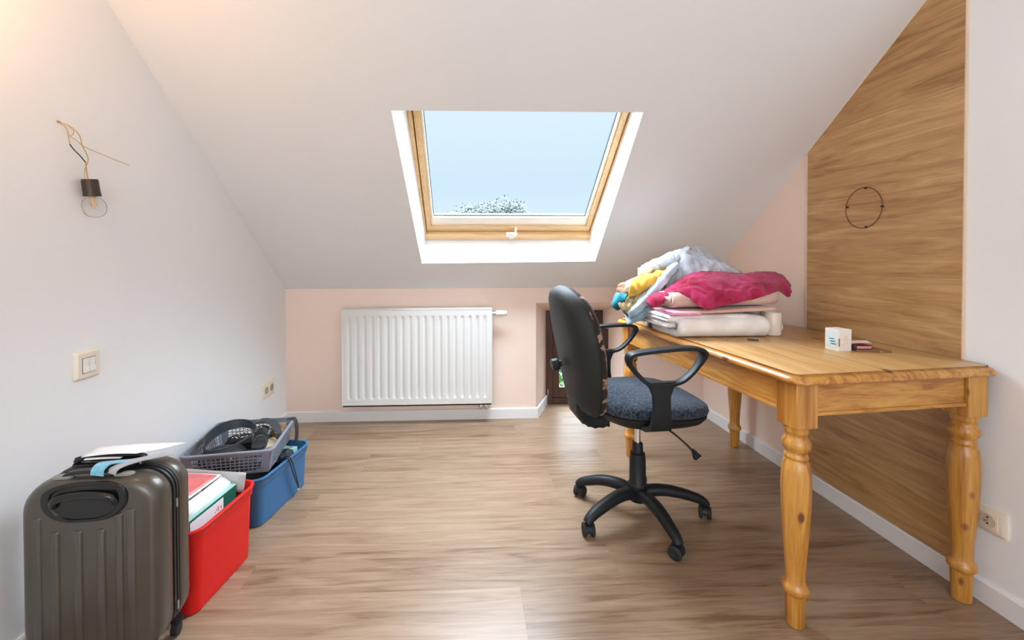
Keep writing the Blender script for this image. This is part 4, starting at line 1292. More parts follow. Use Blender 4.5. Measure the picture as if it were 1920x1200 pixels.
sheet('booklet_sleeve', [rc(-0.125, -0.118, 0.290) - og, rc(0.040, -0.118, 0.292) - og, rc(0.060, 0.112, 0.306) - og, rc(-0.120, 0.108, 0.306) - og], M_paper, 0.004, PB, bend=0.0015)
sheet('booklet_cover', [rc(-0.120, -0.112, 0.2935) - og, rc(0.032, -0.112, 0.2955) - og, rc(0.052, 0.102, 0.3095) - og, rc(-0.115, 0.100, 0.3095) - og], M_pinkc, 0.003, PB, bend=0.0015)
o = slab('paper_stack', [tuple(rc(-0.140, -0.12, 0)[:2]), tuple(rc(-0.010, -0.12, 0)[:2]), tuple(rc(-0.01, 0.105, 0)[:2]), tuple(rc(-0.14, 0.105, 0)[:2])], 0.008, 0.272, M_paper)
tag(o, 'thick stack of white papers in the red crate under the pink booklet', 'paper stack')

# ---- contents of the blue crate, visible beside the basket
def bc(x, y, z):
    a = math.radians(-10.3)
    return Vector((-0.982 + x * math.cos(a) - y * math.sin(a), 1.880 + x * math.sin(a) + y * math.cos(a), z))
def lump(name, c_, size, mat, label, cat, seed=0, rz=0.0, amp=0.25, group=None):
    bm = new_bm()
    bmesh.ops.create_icosphere(bm, subdivisions=4, radius=1.0)
    for v in bm.verts:
        p = v.co.copy()
        d = 1 + amp * noise.noise(p * 1.7 + Vector((seed, 3.1 * seed, 0))) + 0.4 * amp * noise.noise(p * 4.3 + Vector((0, seed, 7)))
        v.co = Vector((p.x * size[0] * d, p.y * size[1] * d, p.z * size[2] * d))
    zmin = min(v.co.z for v in bm.verts)
    for v in bm.verts:
        if v.co.z < zmin * 0.75: v.co.z = zmin * 0.75
    o = obj(name, bm, mat, None, smooth='all')
    o.location = c_
    o.rotation_euler = (0, 0, rz)
    tag(o, label, cat, group)
    return o
lump('folded_clothing', bc(-0.005, -0.005, 0.056), (0.125, 0.135, 0.060), M_leather2, 'dark grey clothing filling the bottom of the blue crate', 'clothing', 3)
lump('cloth_pouch', bc(0.095, 0.085, 0.155), (0.045, 0.055, 0.040), M_leather, 'dark pouch lying at the far right inside the blue crate', 'pouch', 5)
o = slab('small_card_box', [tuple(bc(0.055, 0.118, 0)[:2]), tuple(bc(0.125, 0.118, 0)[:2]), tuple(bc(0.125, 0.150, 0)[:2]), tuple(bc(0.055, 0.150, 0)[:2])], 0.12, 0.190, M_mint)
tag(o, 'small pale green box standing at the far end of the blue crate', 'box')
# grey frame of a photo holder / clip
cf = thing('carabiner_clip', 'small grey rectangular clip ring leaning out of the blue crate near its rim', 'clip', tuple(bc(0.118, -0.03, 0.200)), math.radians(-10))
bm = new_bm()
tube(bm, [(0.0, -0.032, -0.012), (0.0, 0.030, -0.006), (0.002, 0.034, 0.020), (0.002, -0.020, 0.022)], 0.0035, 8, closed=True, smooth=3)
obj('clip_ring', bm, M_grey, cf, smooth=True)
# drawstring hanging over the rim
dsn = thing('drawstring_cord', 'black drawstring cord with metal end hanging over the right rim of the blue crate', 'cord', tuple(bc(0.178, -0.01, 0.205)), math.radians(-10.3))
for dy in (0.0, 0.016):
    bm = new_bm()
    tube(bm, [(-0.045, dy - 0.01, -0.010), (-0.02, dy, 0.006), (0.004, dy * 0.8, 0.006), (0.010, 0.012 + dy * 0.9, -0.03), (0.007, 0.035 + dy * 0.8, -0.08), (0.005, 0.060 + dy * 0.5, -0.13), (0.004, 0.078, -0.168)], 0.0026, 7)
    obj('cord_strand', bm, M_leather, dsn, smooth=True)
bm = new_bm()
tube(bm, [(0.004, 0.078 + 0.006 * math.cos(a), -0.174 + 0.007 * math.sin(a)) for a in [i * PI / 4 for i in range(8)]], 0.0018, 6, closed=True, smooth=2)
obj('metal_eyelet', bm, M_bead, dsn, smooth=True)

# ------------------------------------------------------------------ grey perforated basket
BZ0, BH = 0.208, 0.098
GB = thing('perforated_basket', 'grey perforated plastic basket resting askew on top of the blue crate', 'basket', (-1.014, 1.872, BZ0), math.radians(8.5))
bw, blh = 0.152, 0.160      # half width / length at the foot
fl_ = 0.017
def bpt(u, v, z):           # u, v in half-sizes
    k = z / BH
    return Vector((u * (bw + fl_ * k), v * (blh + fl_ * k), z))
bm = new_bm()
def wall_bars(p0, p1, inward):
    """p0, p1: (u, v) corners of one side"""
    def P(t, z): return bpt(p0[0] + (p1[0] - p0[0]) * t, p0[1] + (p1[1] - p0[1]) * t, z)
    th = Vector((inward[0], inward[1], 0)) * 0.0022
    def strip(ta, tb, za, zb):
        a, b, c_, d = P(ta, za), P(tb, za), P(tb, zb), P(ta, zb)
        loft(bm, [[a, b, c_, d], [a + th, b + th, c_ + th, d + th]])
    strip(0, 1, 0.0, 0.010); strip(0, 1, BH - 0.020, BH)
    strip(0, 0.10, 0.010, BH - 0.02); strip(0.90, 1, 0.010, BH - 0.02)
    rows = 5
    hh = (BH - 0.030) / rows
    for r_ in range(1, rows):
        z = 0.010 + r_ * hh
        strip(0.10, 0.90, z - 0.0016, z + 0.0016)
    nb_ = 15
    for c_ in range(1, nb_):
        t = 0.10 + 0.80 * c_ / nb_
        strip(t - 0.0055, t + 0.0055, 0.010, BH - 0.02)
wall_bars((-1, -1), (1, -1), (0, 1)); wall_bars((1, -1), (1, 1), (-1, 0)); wall_bars((1, 1), (-1, 1), (0, -1)); wall_bars((-1, 1), (-1, -1), (1, 0))
obj('perforated_wall', bm, M_grey, GB)
bm = new_bm()
loft(bm, [[Vector((x, y, 0.0)) for x, y in rrect(2 * bw, 2 * blh, 0.02)], [Vector((x, y, 0.003)) for x, y in rrect(2 * bw, 2 * blh, 0.02)]])
obj('basket_floor', bm, M_grey, GB)
bm = new_bm()
o2 = rrect(2 * (bw + fl_) + 0.016, 2 * (blh + fl_) + 0.016, 0.030, 6)
i2 = rrect(2 * (bw + fl_) - 0.006, 2 * (blh + fl_) - 0.006, 0.022, 6)
R = [[Vector((x, y, z)) for x, y in q] for q, z in ((o2, BH - 0.006), (o2, BH + 0.001), (i2, BH + 0.003), (i2, BH - 0.004))]
loft(bm, R + [R[0]], cap0=False, cap1=False)
bmesh.ops.remove_doubles(bm, verts=bm.verts, dist=1e-5)
obj('rim', bm, M_grey, GB, bevel=0.0012)
def gb(x, y, z):
    a = math.radians(8.5)
    return Vector((-1.014 + x * math.cos(a) - y * math.sin(a), 1.872 + x * math.sin(a) + y * math.cos(a), BZ0 + z))
# contents of the basket
SB = thing('shoulder_bag', 'black leather shoulder bag with a wide curved strap lying in the grey basket', 'bag', tuple(gb(-0.05, -0.02, 0.004)), math.radians(8.5))
bm = new_bm()
bmesh.ops.create_icosphere(bm, subdivisions=4, radius=1.0)
for v in bm.verts:
    p = v.co.copy()
    d = 1 + 0.15 * noise.noise(p * 2.0)
    v.co = Vector((p.x * 0.088 * d - 0.005, p.y * 0.075 * d - 0.055, max(0.0, p.z * 0.042 * d + 0.038)))
obj('bag_body', bm, M_leather, SB, smooth='all')
bm = new_bm()
ribbon(bm, [(-0.050, -0.115, 0.096), (-0.078, -0.04, 0.104), (-0.066, 0.060, 0.112), (-0.02, 0.110, 0.114), (0.04, 0.105, 0.112), (0.085, 0.055, 0.108), (0.10, 0.02, 0.104)],
       [Vector((0.0, 0.0, -0.016)), Vector((0.002, 0.0, -0.020)), Vector((0.002, -0.002, -0.022)), Vector((0, -0.004, -0.020)), Vector((-0.002, -0.004, -0.016)), Vector((-0.003, -0.002, -0.012)), Vector((-0.003, 0.0, -0.008))], 0.002, 7)
obj('shoulder_strap', bm, M_leather2, SB, smooth=True)
bm = new_bm()
tube(bm, [(-0.052, -0.118, 0.100), (-0.01, -0.120, 0.094), (0.05, -0.085, 0.096), (0.09, -0.02, 0.104), (0.100, 0.02, 0.110)], 0.004, 8)
obj('strap_edge', bm, M_leather2, SB, smooth=True)
ST = thing('flip_flop_sandal', 'dark grey strappy sandal lying on the right side of the grey basket', 'sandal', tuple(gb(0.075, -0.02, 0.07)), math.radians(25))
bm = new_bm()
sole = catmull([(-0.030, -0.10, 0), (0.018, -0.11, 0), (0.032, -0.04, 0), (0.028, 0.03, 0), (0.036, 0.09, 0), (0.0, 0.120, 0), (-0.034, 0.085, 0), (-0.026, 0.0, 0)], 4, True)
loft(bm, [[Vector((p.x, p.y, 0.012 + 0.16 * (p.y + 0.1) * 0.3)) for p in sole], [Vector((p.x * 0.97, p.y * 0.98, 0.022 + 0.16 * (p.y + 0.1) * 0.3)) for p in sole]])
obj('sole', bm, M_leather, ST, smooth=True, bevel=0.001)
for pts, w_ in (([(-0.030, -0.02, 0.024), (-0.022, 0.010, 0.046), (0.0, 0.025, 0.054), (0.022, 0.015, 0.046), (0.030, -0.01, 0.024)], 0.008), ([(-0.028, -0.075, 0.02), (-0.018, -0.06, 0.042), (0.0, -0.05, 0.048), (0.018, -0.058, 0.042), (0.028, -0.075, 0.02)], 0.006), ([(0.0, 0.09, 0.030), (-0.008, 0.06, 0.046), (-0.014, 0.03, 0.052), (-0.02, 0.0, 0.048)], 0.005)):
    bm = new_bm()
    ribbon(bm, pts, Vector((0.0, w_, 0.0)) if w_ != 0.005 else Vector((w_, 0, 0)), 0.0014)
    obj('sandal_strap', bm, M_leather2, ST, smooth=True)
GS = thing('leather_belt', 'slate grey leather belt curving across the far right of the grey basket', 'belt', tuple(gb(0.08, 0.06, 0.09)), math.radians(8.5))
bm = new_bm()
ribbon(bm, [(-0.075, 0.055, 0.012), (-0.045, 0.045, 0.030), (0.0, 0.030, 0.030), (0.045, -0.02, 0.020), (0.072, -0.075, 0.006)], [Vector((0.004, 0.010, 0.006)), Vector((0.006, 0.014, 0.004)), Vector((0.010, 0.014, 0.002)), Vector((0.013, 0.009, 0.0)), Vector((0.010, 0.002, 0.0))], 0.0018, 7)
obj('belt_strap', bm, M_leather2, GS, smooth=True)
lump('cloth_pouch', gb(0.118, 0.120, 0.050), (0.040, 0.042, 0.040), M_brown, 'brown fabric pouch in the far right corner of the grey basket', 'pouch', 9)
lump('rolled_sock', gb(0.105, -0.005, 0.040), (0.036, 0.050, 0.034), M_beige, 'beige rolled sock at the right side of the grey basket', 'sock', 12)
lump('dark_scarf', gb(-0.01, 0.09, 0.035), (0.110, 0.045, 0.030), M_leather, 'black scarf bunched along the far side of the grey basket', 'scarf', 15)
lump('dark_purse', gb(0.045, -0.115, 0.032), (0.075, 0.034, 0.030), M_leather2, 'small slate purse at the near side of the grey basket', 'purse', 19)
bm = new_bm()
rnd = random.Random(4)
def chain(p0, p1, p2, nbd, r):
    for i in range(nbd):
        t = i / (nbd - 1)
        p = Vector(p0) * (1 - t) ** 2 + Vector(p1) * 2 * t * (1 - t) + Vector(p2) * t * t
        p += Vector((rnd.uniform(-.004, .004), rnd.uniform(-.004, .004), rnd.uniform(-.003, .003)))
        bmesh.ops.create_icosphere(bm, subdivisions=1, radius=r * rnd.uniform(0.8, 1.2), matrix=Matrix.Translation(p))
chain(gb(-0.05, 0.075, 0.085), gb(0.02, 0.12, 0.095), gb(0.115, 0.135, 0.080), 26, 0.0042)
chain(gb(-0.03, 0.040, 0.090), gb(0.02, 0.07, 0.10), gb(0.05, 0.075, 0.098), 14, 0.0050)
chain(gb(0.06, 0.105, 0.085), gb(0.11, 0.085, 0.09), gb(0.125, 0.035, 0.078), 16, 0.0040)
chain(gb(-0.06, 0.030, 0.080), gb(-0.02, -0.01, 0.088), gb(0.03, 0.02, 0.088), 14, 0.0030)
o = obj('bead_necklace', bm, M_bead, None, smooth='all')
tag(o, 'silver bead necklace strung through the bags in the grey basket', 'necklace')
BG = thing('black_carrier_strap', 'black webbing strap hanging down at the far right corner between basket and blue crate', 'strap', tuple(gb(0.176, 0.13, 0.09)))
bm = new_bm()
ribbon(bm, [(-0.035, 0.02, 0.010), (-0.004, 0.012, 0.016), (0.012, 0.004, -0.010), (0.020, -0.012, -0.055), (0.022, -0.03, -0.090)], Vector((0.003, 0.010, 0.0)), 0.0015)
obj('webbing', bm, M_leather, BG, smooth=True)

# ------------------------------------------------------------------ laundry on the table
TZ = 0.7637
def cloth(name, key, mat, label, cat, sub=(12, 12), wr=0.004, wf=22.0, seed=0, thick=0.006, group=None):
    net = [[Vector(p) for p in r] for r in NETS[key]]
    rows = [catmull(r, sub[0]) for r in net]
    cols = []
    for j in range(len(rows[0])):
        cols.append(catmull([rows[i][j] for i in range(len(rows))], sub[1]))
    nu, nv = len(cols), len(cols[0])
    bm = new_bm()
    G = []
    for j in range(nu):
        G.append([])
        for i in range(nv):
            p = cols[j][i]
            du = cols[min(j + 1, nu - 1)][i] - cols[max(j - 1, 0)][i]
            dv = cols[j][min(i + 1, nv - 1)] - cols[j][max(i - 1, 0)]
            n_ = du.cross(dv)
            n_ = n_.normalized() if n_.length > 1e-9 else Vector((0, -1, 0))
            q = Vector((p.x * wf, p.y * wf * 0.8, p.z * wf * 0.6)) + Vector((seed, seed * 2.3, 0))
            a = noise.noise(q) + 0.45 * noise.noise(q * 2.3)
            w2_ = noise.noise_vector(q * 0.5) * 1.2
            ridg = 1 - abs(noise.noise(q * 0.9 + w2_ + Vector((9, 0, seed)))) * 3.4
            pp = p + n_ * (wr * (0.7 * a + 1.0 * ridg))
            if pp.z < TZ + 0.001: pp.z = TZ + 0.001
            G[j].append(bm.verts.new(pp))
    for j in range(nu - 1):
        for i in range(nv - 1):
            bm.faces.new((G[j][i], G[j + 1][i], G[j + 1][i + 1], G[j][i + 1]))
    o = obj(name, bm, mat, None, smooth='all')
    s_ = o.modifiers.new('thick', 'SOLIDIFY')
    s_.thickness = thick
    s_.offset = 0
    tag(o, label, cat, group)
    return o
F_whiteb = fabric('white_blanket_cloth', (0.80, 0.74, 0.70), (0.88, 0.85, 0.83), 12, 0.95, 700, 0.5)
F_beige = fabric('rose_beige_cloth', (0.55, 0.36, 0.29), (0.66, 0.47, 0.38), 10, 0.95, 500, 0.4)
F_peach = fabric('peach_cloth', (0.62, 0.36, 0.27), (0.70, 0.44, 0.35), 10, 0.95, 500, 0.4)
F_pink = fabric('magenta_terry', (0.30, 0.010, 0.045), (0.44, 0.028, 0.10), 12, 1.0, 420, 1.0, 0.15)
F_grey = fabric('pale_grey_jersey', (0.40, 0.41, 0.46), (0.54, 0.55, 0.60), 9, 0.95, 500, 0.4)
F_terry = fabric('grey_marl_terry', (0.34, 0.34, 0.36), (0.55, 0.55, 0.57), 260, 1.0, 420, 0.8)
F_white = fabric('blue_white_cotton', (0.55, 0.62, 0.70), (0.70, 0.76, 0.82), 9, 0.95, 500, 0.3)
F_yel = fabric('yellow_cotton', (0.74, 0.40, 0.035), (0.85, 0.56, 0.10), 26, 0.95, 500, 0.4)
F_olive = fabric('tan_olive_print', (0.13, 0.11, 0.05), (0.50, 0.38, 0.20), 24, 0.95, 500, 0.4, lo=0.42, hi=0.5)
F_teal = fabric('teal_cotton', (0.003, 0.06, 0.10), (0.008, 0.20, 0.26), 20, 0.95, 500, 0.4)
F_brn = fabric('chestnut_cloth', (0.16, 0.08, 0.04), (0.34, 0.19, 0.10), 20, 0.95, 500, 0.4)
F_cream = fabric('cream_cotton', (0.70, 0.64, 0.52), (0.82, 0.78, 0.68), 20, 0.95, 500, 0.4)
F_bluesh = fabric('dusty_blue_cotton', (0.25, 0.38, 0.44), (0.38, 0.52, 0.58), 12, 0.95, 500, 0.4)
F_lblue = fabric('pale_blue_cotton', (0.42, 0.55, 0.64), (0.60, 0.71, 0.78), 12, 0.95, 500, 0.4)
F_lace = fabric('rose_pink_cotton', (0.62, 0.22, 0.32), (0.75, 0.36, 0.46), 18, 0.95, 500, 0.4)

def folded(bm, x0, x1, y0, y1, z0, z1, t, seed=0, wob=0.006, left_in=0.0, layers=1, nx=26, slopez=0.0, bulge=0.0):
    """a fold: outer layer wraps bottom, front and top (opening at the back), swept along x with irregular ends"""
    h_ = z1 - z0
    r = h_ / 2
    prof = []
    n = 7
    for i in range(6):
        prof.append((y1 - (y1 - y0 - r) * i / 6, z0 + t / 2))
    for i in range(n + 1):
        a = -PI / 2 - PI * i / n
        prof.append((y0 + r + (r - t / 2) * math.cos(a) * 1.0, z0 + r + (r - t / 2) * math.sin(a)))
    for i in range(1, 7):
        prof.append((y0 + r + (y1 - y0 - r) * i / 6, z1 - t / 2))
    rings = []
    for k in range(nx + 1):
        u = k / nx
        ring_o, ring_i = [], []
        for j, (y, z) in enumerate(prof):
            a = prof[max(j - 1, 0)]
            b = prof[min(j + 1, len(prof) - 1)]
            ty, tz = b[0] - a[0], b[1] - a[1]
            l = math.hypot(ty, tz) or 1
            ny, nz = -tz / l, ty / l
            x = x0 + (x1 - x0) * u
            e = (abs(u - 0.5) * 2) ** 6
            x += wob * 1.5 * noise.noise(Vector((j * 0.45, seed, u * 2))) * (1 if u < 0.5 else 1)
            q = Vector((x * 9, y * 9, z * 9 + seed))
            dd = wob * noise.noise(q) + bulge * math.sin(PI * u) * (1 if j > 8 else 0)
            sag = -0.10 * h_ * e * (1 if j > 8 else 0.0)
            zz = z + slopez * u
            yo = y + ny * (-(t / 2)) * -1
            p = Vector((x, y, zz + sag))
            nn = Vector((0, ny, nz))
            po, pi_ = p - nn * (t / 2) , p + nn * (t / 2)
            w_ = Vector((0, dd * (-0.6), dd if j > 8 else abs(dd) * 0.2))
            ring_o.append(po + w_)
            ring_i.append(pi_ + w_)
        rings.append(ring_o + ring_i[::-1])
    loft(bm, rings)

# bottom: thick white folded blanket
bm = new_bm()
folded(bm, 0.875, 1.262, 1.648, 1.990, TZ + 0.001, TZ + 0.094, 0.030, 1, 0.005)
folded(bm, 0.840, 1.235, 1.700, 1.985, TZ + 0.036, TZ + 0.062, 0.012, 4, 0.004)
folded(bm, 0.835, 1.225, 1.672, 1.980, TZ + 0.064, TZ + 0.096, 0.013, 8, 0.005)
o = obj('folded_blanket', bm, F_whiteb, None, smooth='all')
tag(o, 'thick white folded blanket at the bottom of the laundry stack on the table', 'blanket')
# thin peach folded cloth on it
bm = new_bm()
folded(bm, 0.850, 1.292, 1.655, 1.975, TZ + 0.098, TZ + 0.112, 0.006, 11, 0.002, slopez=0.016)
o = obj('folded_cloth', bm, F_peach, None, smooth='all')
tag(o, 'thin peach cloth folded flat on top of the white blanket', 'cloth')
bm = new_bm()
folded(bm, 0.842, 0.960, 1.640, 1.900, TZ + 0.097, TZ + 0.112, 0.006, 21, 0.004)
o = obj('pink_garment', bm, F_lace, None, smooth='all')
tag(o, 'small rose pink garment sticking out at the left over the white blanket', 'garment')
# rose beige folded bedding
bm = new_bm()
folded(bm, 0.865, 1.318, 1.680, 1.985, TZ + 0.122, TZ + 0.190, 0.026, 14, 0.006, slopez=0.012)
folded(bm, 0.850, 1.285, 1.705, 1.975, TZ + 0.140, TZ + 0.172, 0.014, 17, 0.005, slopez=0.012)
o = obj('folded_bedding', bm, F_beige, None, smooth='all')
tag(o, 'rose beige folded bedding between the peach cloth and the magenta towel', 'bedding')
cloth('terry_towel', 'pink_towel', F_pink, 'magenta terry towel draped over the top of the folded laundry', 'towel', (12, 14), 0.0065, 26, 2, 0.005)
cloth('jersey_sheet', 'grey_sheet', F_grey, 'pale grey jersey sheet heaped behind the magenta towel', 'sheet', (12, 14), 0.012, 22, 5, 0.003)
cloth('marl_towel', 'grey_terry', F_terry, 'grey marl towel forming the peak at the back of the laundry heap', 'towel', (12, 12), 0.005, 18, 8, 0.008)
cloth('cotton_bundle', 'white_bundle', F_white, 'blue white cotton cloth bunched at the upper left of the laundry heap', 'cloth', (12, 12), 0.009, 22, 11, 0.006)
cloth('cotton_shirt', 'yellow_cloth', F_yel, 'yellow cotton shirt crumpled at the left of the laundry heap', 'shirt', (12, 12), 0.007, 22, 14, 0.006)
cloth('printed_cloth', 'olive_cloth', F_olive, 'tan and olive printed cloth under the yellow shirt', 'cloth', (12, 12), 0.006, 22, 17, 0.006)
cloth('teal_garment', 'teal_cloth', F_teal, 'teal garment hanging off the far left end of the heap', 'garment', (12, 12), 0.004, 24, 20, 0.006)
cloth('brown_garment', 'brown_cloth', F_brn, 'brown garment above the teal one at the left end', 'garment', (12, 12), 0.005, 24, 23, 0.006)
cloth('cream_garment', 'cream_cloth', F_cream, 'cream garment tucked between the brown one and the yellow shirt', 'garment', (12, 12), 0.005, 24, 26, 0.006)
cloth('dusty_blue_shirt', 'blue_shirt', F_bluesh, 'dusty blue shirt hanging low over the far left edge of the table', 'shirt', (12, 12), 0.006, 20, 29, 0.005)
cloth('pale_blue_shirt', 'light_strip', F_lblue, 'pale blue shirt sleeve running diagonally down the front of the heap', 'shirt', (12, 12), 0.005, 24, 32, 0.006)
# hidden body of the heap
lump('heap_of_clothes', (0.985, 2.050, TZ + 0.100), (0.125, 0.100, 0.130), F_grey, 'pale grey clothes forming the core of the heap behind the folded stack', 'clothes', 31, 0.0, 0.15)
lump('rolled_sock', (0.925, 1.880, TZ + 0.018), (0.026, 0.022, 0.020), F_cream, 'cream rolled sock on the table at the left foot of the heap', 'sock', 33, 0.4, 0.3)
lump('rolled_sock', (0.885, 1.925, TZ + 0.014), (0.024, 0.020, 0.016), M_leather2, 'dark grey rolled sock on the table edge beside the cream sock', 'sock', 36, 0.2, 0.3)
lump('rolled_sock', (0.965, 1.905, TZ + 0.018), (0.030, 0.022, 0.020), M_brown, 'brown rolled sock between the cream sock and the white blanket', 'sock', 39, 0.2, 0.3)

# mug
MG = thing('mug', 'cream stoneware mug standing beside the white folded blanket', 'mug', (1.322, 1.722, TZ))
bm = new_bm()
lathe(bm, [(0.030, 0.0), (0.0335, 0.002), (0.0345, 0.006), (0.0345, 0.098), (0.0335, 0.100), (0.0322, 0.099), (0.0315, 0.094), (0.0315, 0.008), (0.020, 0.005)], 40)
obj('mug_body', bm, M_mug, MG, smooth=True, angle=60)
bm = new_bm()
tube(bm, [(0.033, 0.004, 0.046), (0.045, 0.006, 0.047), (0.051, 0.007, 0.034), (0.046, 0.006, 0.020), (0.033, 0.004, 0.018)], 0.0042, 8)
obj('mug_handle', bm, M_mug, MG, smooth=True)
# second cup behind
MG2 = thing('glass_tumbler', 'grey glass tumbler almost hidden behind the cream mug and blanket', 'glass', (1.292, 1.802, TZ))
bm = new_bm()
lathe(bm, [(0.030, 0.0), (0.034, 0.003), (0.037, 0.098), (0.0355, 0.098), (0.032, 0.006), (0.02, 0.005)], 32)
obj('tumbler_body', bm, plain('smoky_glass', (0.42, 0.40, 0.37), 0.15), MG2, smooth=True)

# small packaging box with printed flowers
BXA = thing('cardboard_box', 'small white cardboard box with faint floral print standing on the table', 'box', (1.345, 1.402, TZ), math.radians(6))
bm = new_bm()
box(bm, -0.022, 0.030, 0.0, 0.052, 0.0, 0.078)
obj('carton', bm, plain('white_carton', (0.80, 0.74, 0.68), 0.6, var=0.01), BXA, bevel=0.0008)
bm = new_bm()
rnd = random.Random(9)
def petals(x, z, r, n=6):
    for k in range(n):
        a = 2 * PI * k / n
        cx_, cz_ = x + r * math.cos(a), z + r * math.sin(a)
        pts = [(cx_ + r * 0.45 * math.cos(a + t) , cz_ + r * 0.28 * math.sin(a + t)) for t in [i * PI / 4 for i in range(8)]]
        bm.faces.new([bm.verts.new((px_, -0.0004, pz)) for px_, pz in pts])
petals(0.006, 0.046, 0.0065); petals(-0.004, 0.024, 0.004, 5); petals(0.010, 0.028, 0.003, 5)
obj('floral_print', bm, plain('faint_rose_print', (0.66, 0.50, 0.42), 0.6), BXA)
bm = new_bm()
box(bm, -0.0225, -0.0219, 0.004, 0.046, 0.008, 0.072)
lbp = obj('side_label', bm, plain('pale_blue_print', (0.62, 0.74, 0.76), 0.5), BXA)
bm = new_bm()
for k in range(3):
    box(bm, -0.0229, -0.0223, 0.010 + 0.004 * k, 0.030 + 0.002 * k, 0.022 + 0.009 * k, 0.026 + 0.009 * k)
obj('label_print', bm, plain('dark_teal_print', (0.06, 0.20, 0.24), 0.5), lbp)
bm = new_bm()
box(bm, -0.0232, -0.0190, -0.0008, 0.0016, 0.018, 0.046)
obj('copper_seal', bm, plain('copper_foil', (0.45, 0.22, 0.12), 0.35, 0.5), BXA)
o = slab('small_carton', [(1.412, 1.475), (1.448, 1.480), (1.444, 1.505), (1.408, 1.500)], TZ, TZ + 0.058, plain('kraft_beige', (0.62, 0.47, 0.33), 0.6))
tag(o, 'narrow beige carton standing behind the white floral box', 'box')
o = slab('black_lighter', [(1.392, 1.452), (1.418, 1.455), (1.417, 1.466), (1.391, 1.463)], TZ, TZ + 0.030, M_blackp)
tag(o, 'small black lighter lying between the white floral box and the beige carton', 'lighter')
# tobacco-brown wallet case with a pink-labelled pouch on it
WL = thing('leather_notebook', 'brown leather notebook lying flat beside the white floral box', 'notebook', (1.435, 1.405, TZ), math.radians(-6))
bm = new_bm()
loft(bm, [[Vector((x, y, 0.0)) for x, y in ((-0.052, -0.018), (0.058, -0.030), (0.042, 0.048), (-0.045, 0.045))], [Vector((x, y, 0.008)) for x, y in ((-0.052, -0.018), (0.058, -0.030), (0.042, 0.048), (-0.045, 0.045))]])
obj('cover', bm, plain('tobacco_leather', (0.20, 0.10, 0.06), 0.5, bump=0.3), WL, bevel=0.0015)
bm = new_bm()
box(bm, 0.018, 0.030, -0.0285, -0.024, 0.001, 0.006)
obj('brass_clasp', bm, M_brass, WL, bevel=0.0008)
PH = thing('cosmetic_compact', 'dark case with a rose pink label lying on the brown notebook', 'case', (1.408, 1.400, TZ + 0.008), math.radians(-4))
bm = new_bm()
box(bm, -0.030, 0.034, -0.006, 0.040, 0.0, 0.014)
obj('case_body', bm, plain('maroon_case', (0.055, 0.010, 0.012), 0.35), PH, bevel=0.004)
bm = new_bm()
box(bm, -0.022, 0.029, -0.0068, -0.0058, 0.0025, 0.0115)
obj('rose_label', bm, plain('rose_label', (0.62, 0.26, 0.26), 0.4), PH, bevel=0.001)
o = sheet('paper_note', [(1.388, 1.418, TZ + 0.024), (1.466, 1.418, TZ + 0.024), (1.480, 1.452, TZ + 0.028), (1.388, 1.452, TZ + 0.024)], F_peach, 0.001, bend=0.0015)
tag(o, 'pale peach slip of paper lying on the dark case', 'paper')
KY = thing('brass_key', 'small brass key ring lying on the table left of the white floral box', 'key', (1.445, 1.600, TZ), 0.4)
bm = new_bm()
tube(bm, [(0.010 * math.cos(a), 0.010 * math.sin(a), 0.004) for a in [i * PI / 5 for i in range(10)]], 0.0016, 7, closed=True, smooth=2)
obj('ring', bm, M_brass, KY, smooth=True)
bm = new_bm()
box(bm, -0.004, 0.004, 0.010, 0.042, 0.0, 0.004)
box(bm, 0.004, 0.008, 0.030, 0.040, 0.0, 0.003)
obj('key_blade', bm, M_brass, KY, bevel=0.0008)
o = slab('phone_charger', [(1.135, 1.612), (1.165, 1.590), (1.171, 1.598), (1.141, 1.620)], TZ, TZ + 0.006, M_leather2)
tag(o, 'small dark grey gadget on the table in front of the white folded blanket', 'gadget')

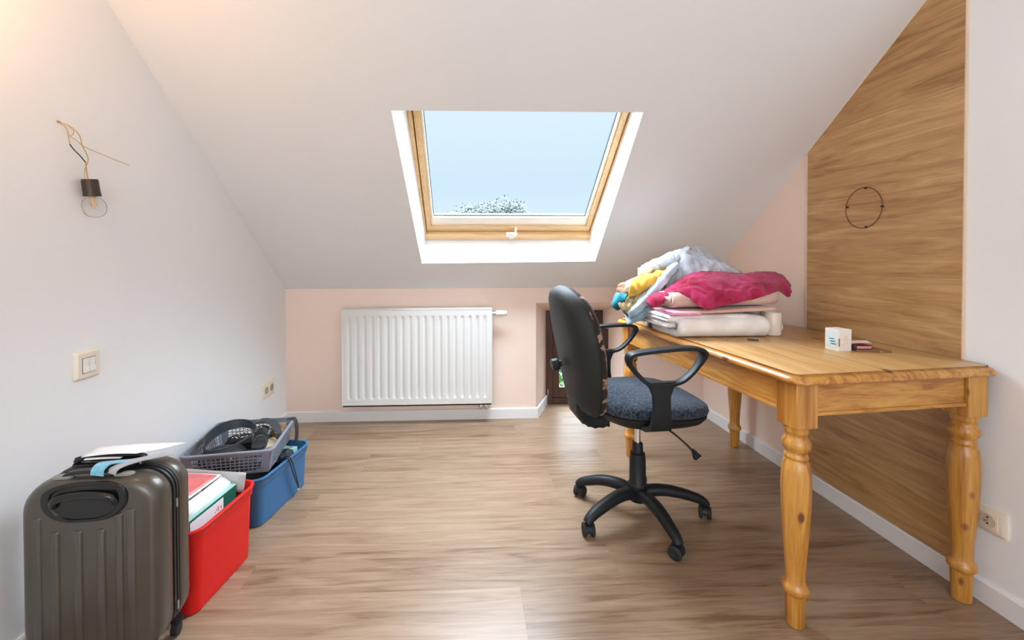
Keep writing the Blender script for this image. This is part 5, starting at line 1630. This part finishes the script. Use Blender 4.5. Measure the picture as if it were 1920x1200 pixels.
# ------------------------------------------------------------------ outside
bm = new_bm()
box(bm, -60, 60, 6, 90, -3.2, -3.0)
struct('ground', bm, plain('pale_paving', (0.3, 0.29, 0.27), 0.9))
def tree(name, label, base, hgt, rad, mat, nleaf, seed, leaf=0.16, cz=0.62):
    t = thing(name, label, 'tree', base)
    rnd = random.Random(seed)
    bm = new_bm()
    tube(bm, [(0, 0, 0), (0.1, 0, hgt * 0.3), (0, 0.1, hgt * 0.6)], [rad * 0.09, rad * 0.07, rad * 0.04], 10)
    for k in range(7):
        a = k * 2.4
        tube(bm, [(0, 0, hgt * (0.35 + 0.03 * k)), (rad * 0.3 * math.cos(a), rad * 0.3 * math.sin(a), hgt * 0.55), (rad * 0.6 * math.cos(a), rad * 0.6 * math.sin(a), hgt * 0.75)], [rad * 0.035, rad * 0.02, rad * 0.008], 7)
    obj('trunk', bm, M_brown, t, smooth=True)
    bm = new_bm()
    clumps = []
    for k in range(46):
        a, b = rnd.uniform(0, 2 * PI), rnd.uniform(-0.35, 1.0)
        r = rad * math.sqrt(max(0.05, 1 - b * b * 0.9)) * rnd.uniform(0.45, 0.95)
        clumps.append((Vector((r * math.cos(a), r * math.sin(a), hgt * cz + b * hgt * (1 - cz) * 0.92)), rad * rnd.uniform(0.16, 0.30)))
    for i in range(nleaf):
        c_, cr = clumps[i % len(clumps)]
        d = Vector((rnd.gauss(0, 1), rnd.gauss(0, 1), rnd.gauss(0, 1))).normalized() * cr * rnd.uniform(0.5, 1.05)
        p = c_ + d
        u = Vector((rnd.gauss(0, 1), rnd.gauss(0, 1), rnd.gauss(0, 0.6))).normalized()
        w_ = u.orthogonal().normalized()
        s_ = leaf * rnd.uniform(0.6, 1.2)
        q = [p - u * s_, p + w_ * s_ * 0.45, p + u * s_, p - w_ * s_ * 0.45]
        bm.faces.new([bm.verts.new(x) for x in q])
    o = obj('foliage', bm, mat, t, recalc=False)
    o['kind'] = 'stuff'
    return t
M_leafA = plain('sage_leaves', (0.055, 0.07, 0.06), 0.8, var=0.2, nscale=3)
M_leafB = plain('fresh_leaves', (0.10, 0.20, 0.05), 0.8, var=0.25, nscale=3)
tree('leafy_tree', 'round leafy tree whose crown shows at the bottom of the skylight', (0.85, 14.0, -3.0), 5.70, 2.35, M_leafA, 60000, 3, 0.048, 0.60)
tree('garden_tree', 'lower leafy tree left of the round tree in the skylight', (-1.35, 18.5, -3.0), 6.0, 1.5, M_leafA, 6000, 5, 0.10, 0.62)
bm = new_bm()
rnd = random.Random(11)
hb = thing('garden_hedge', 'clipped green hedge in the garden seen through the brown niche window', 'hedge', (2.6, 8.6, -3.0))
for i in range(16000):
    p = Vector((rnd.uniform(-3, 3), rnd.uniform(-0.4, 0.4), rnd.uniform(0.0, 2.74)))
    u = Vector((rnd.gauss(0, 1), rnd.gauss(0, 1), rnd.gauss(0, 1))).normalized()
    w_ = u.orthogonal().normalized()
    s_ = 0.07
    bm.faces.new([bm.verts.new(x) for x in (p - u * s_, p + w_ * s_ * .5, p + u * s_, p - w_ * s_ * .5)])
o = obj('hedge_foliage', bm, M_leafB, hb, recalc=False)
o['kind'] = 'stuff'
GW = thing('garden_wall', 'white garden wall behind the hedge seen through the brown niche window', 'wall', (3.6, 11.5, -3.0))
bm = new_bm()
box(bm, -4.5, 4.5, -0.1, 0.1, 0.0, 3.1)
obj('wall_face', bm, M_white, GW)
bm = new_bm()
box(bm, -4.55, 4.55, -0.16, 0.16, 3.1, 3.16)
obj('coping', bm, M_bb, GW, bevel=0.01)
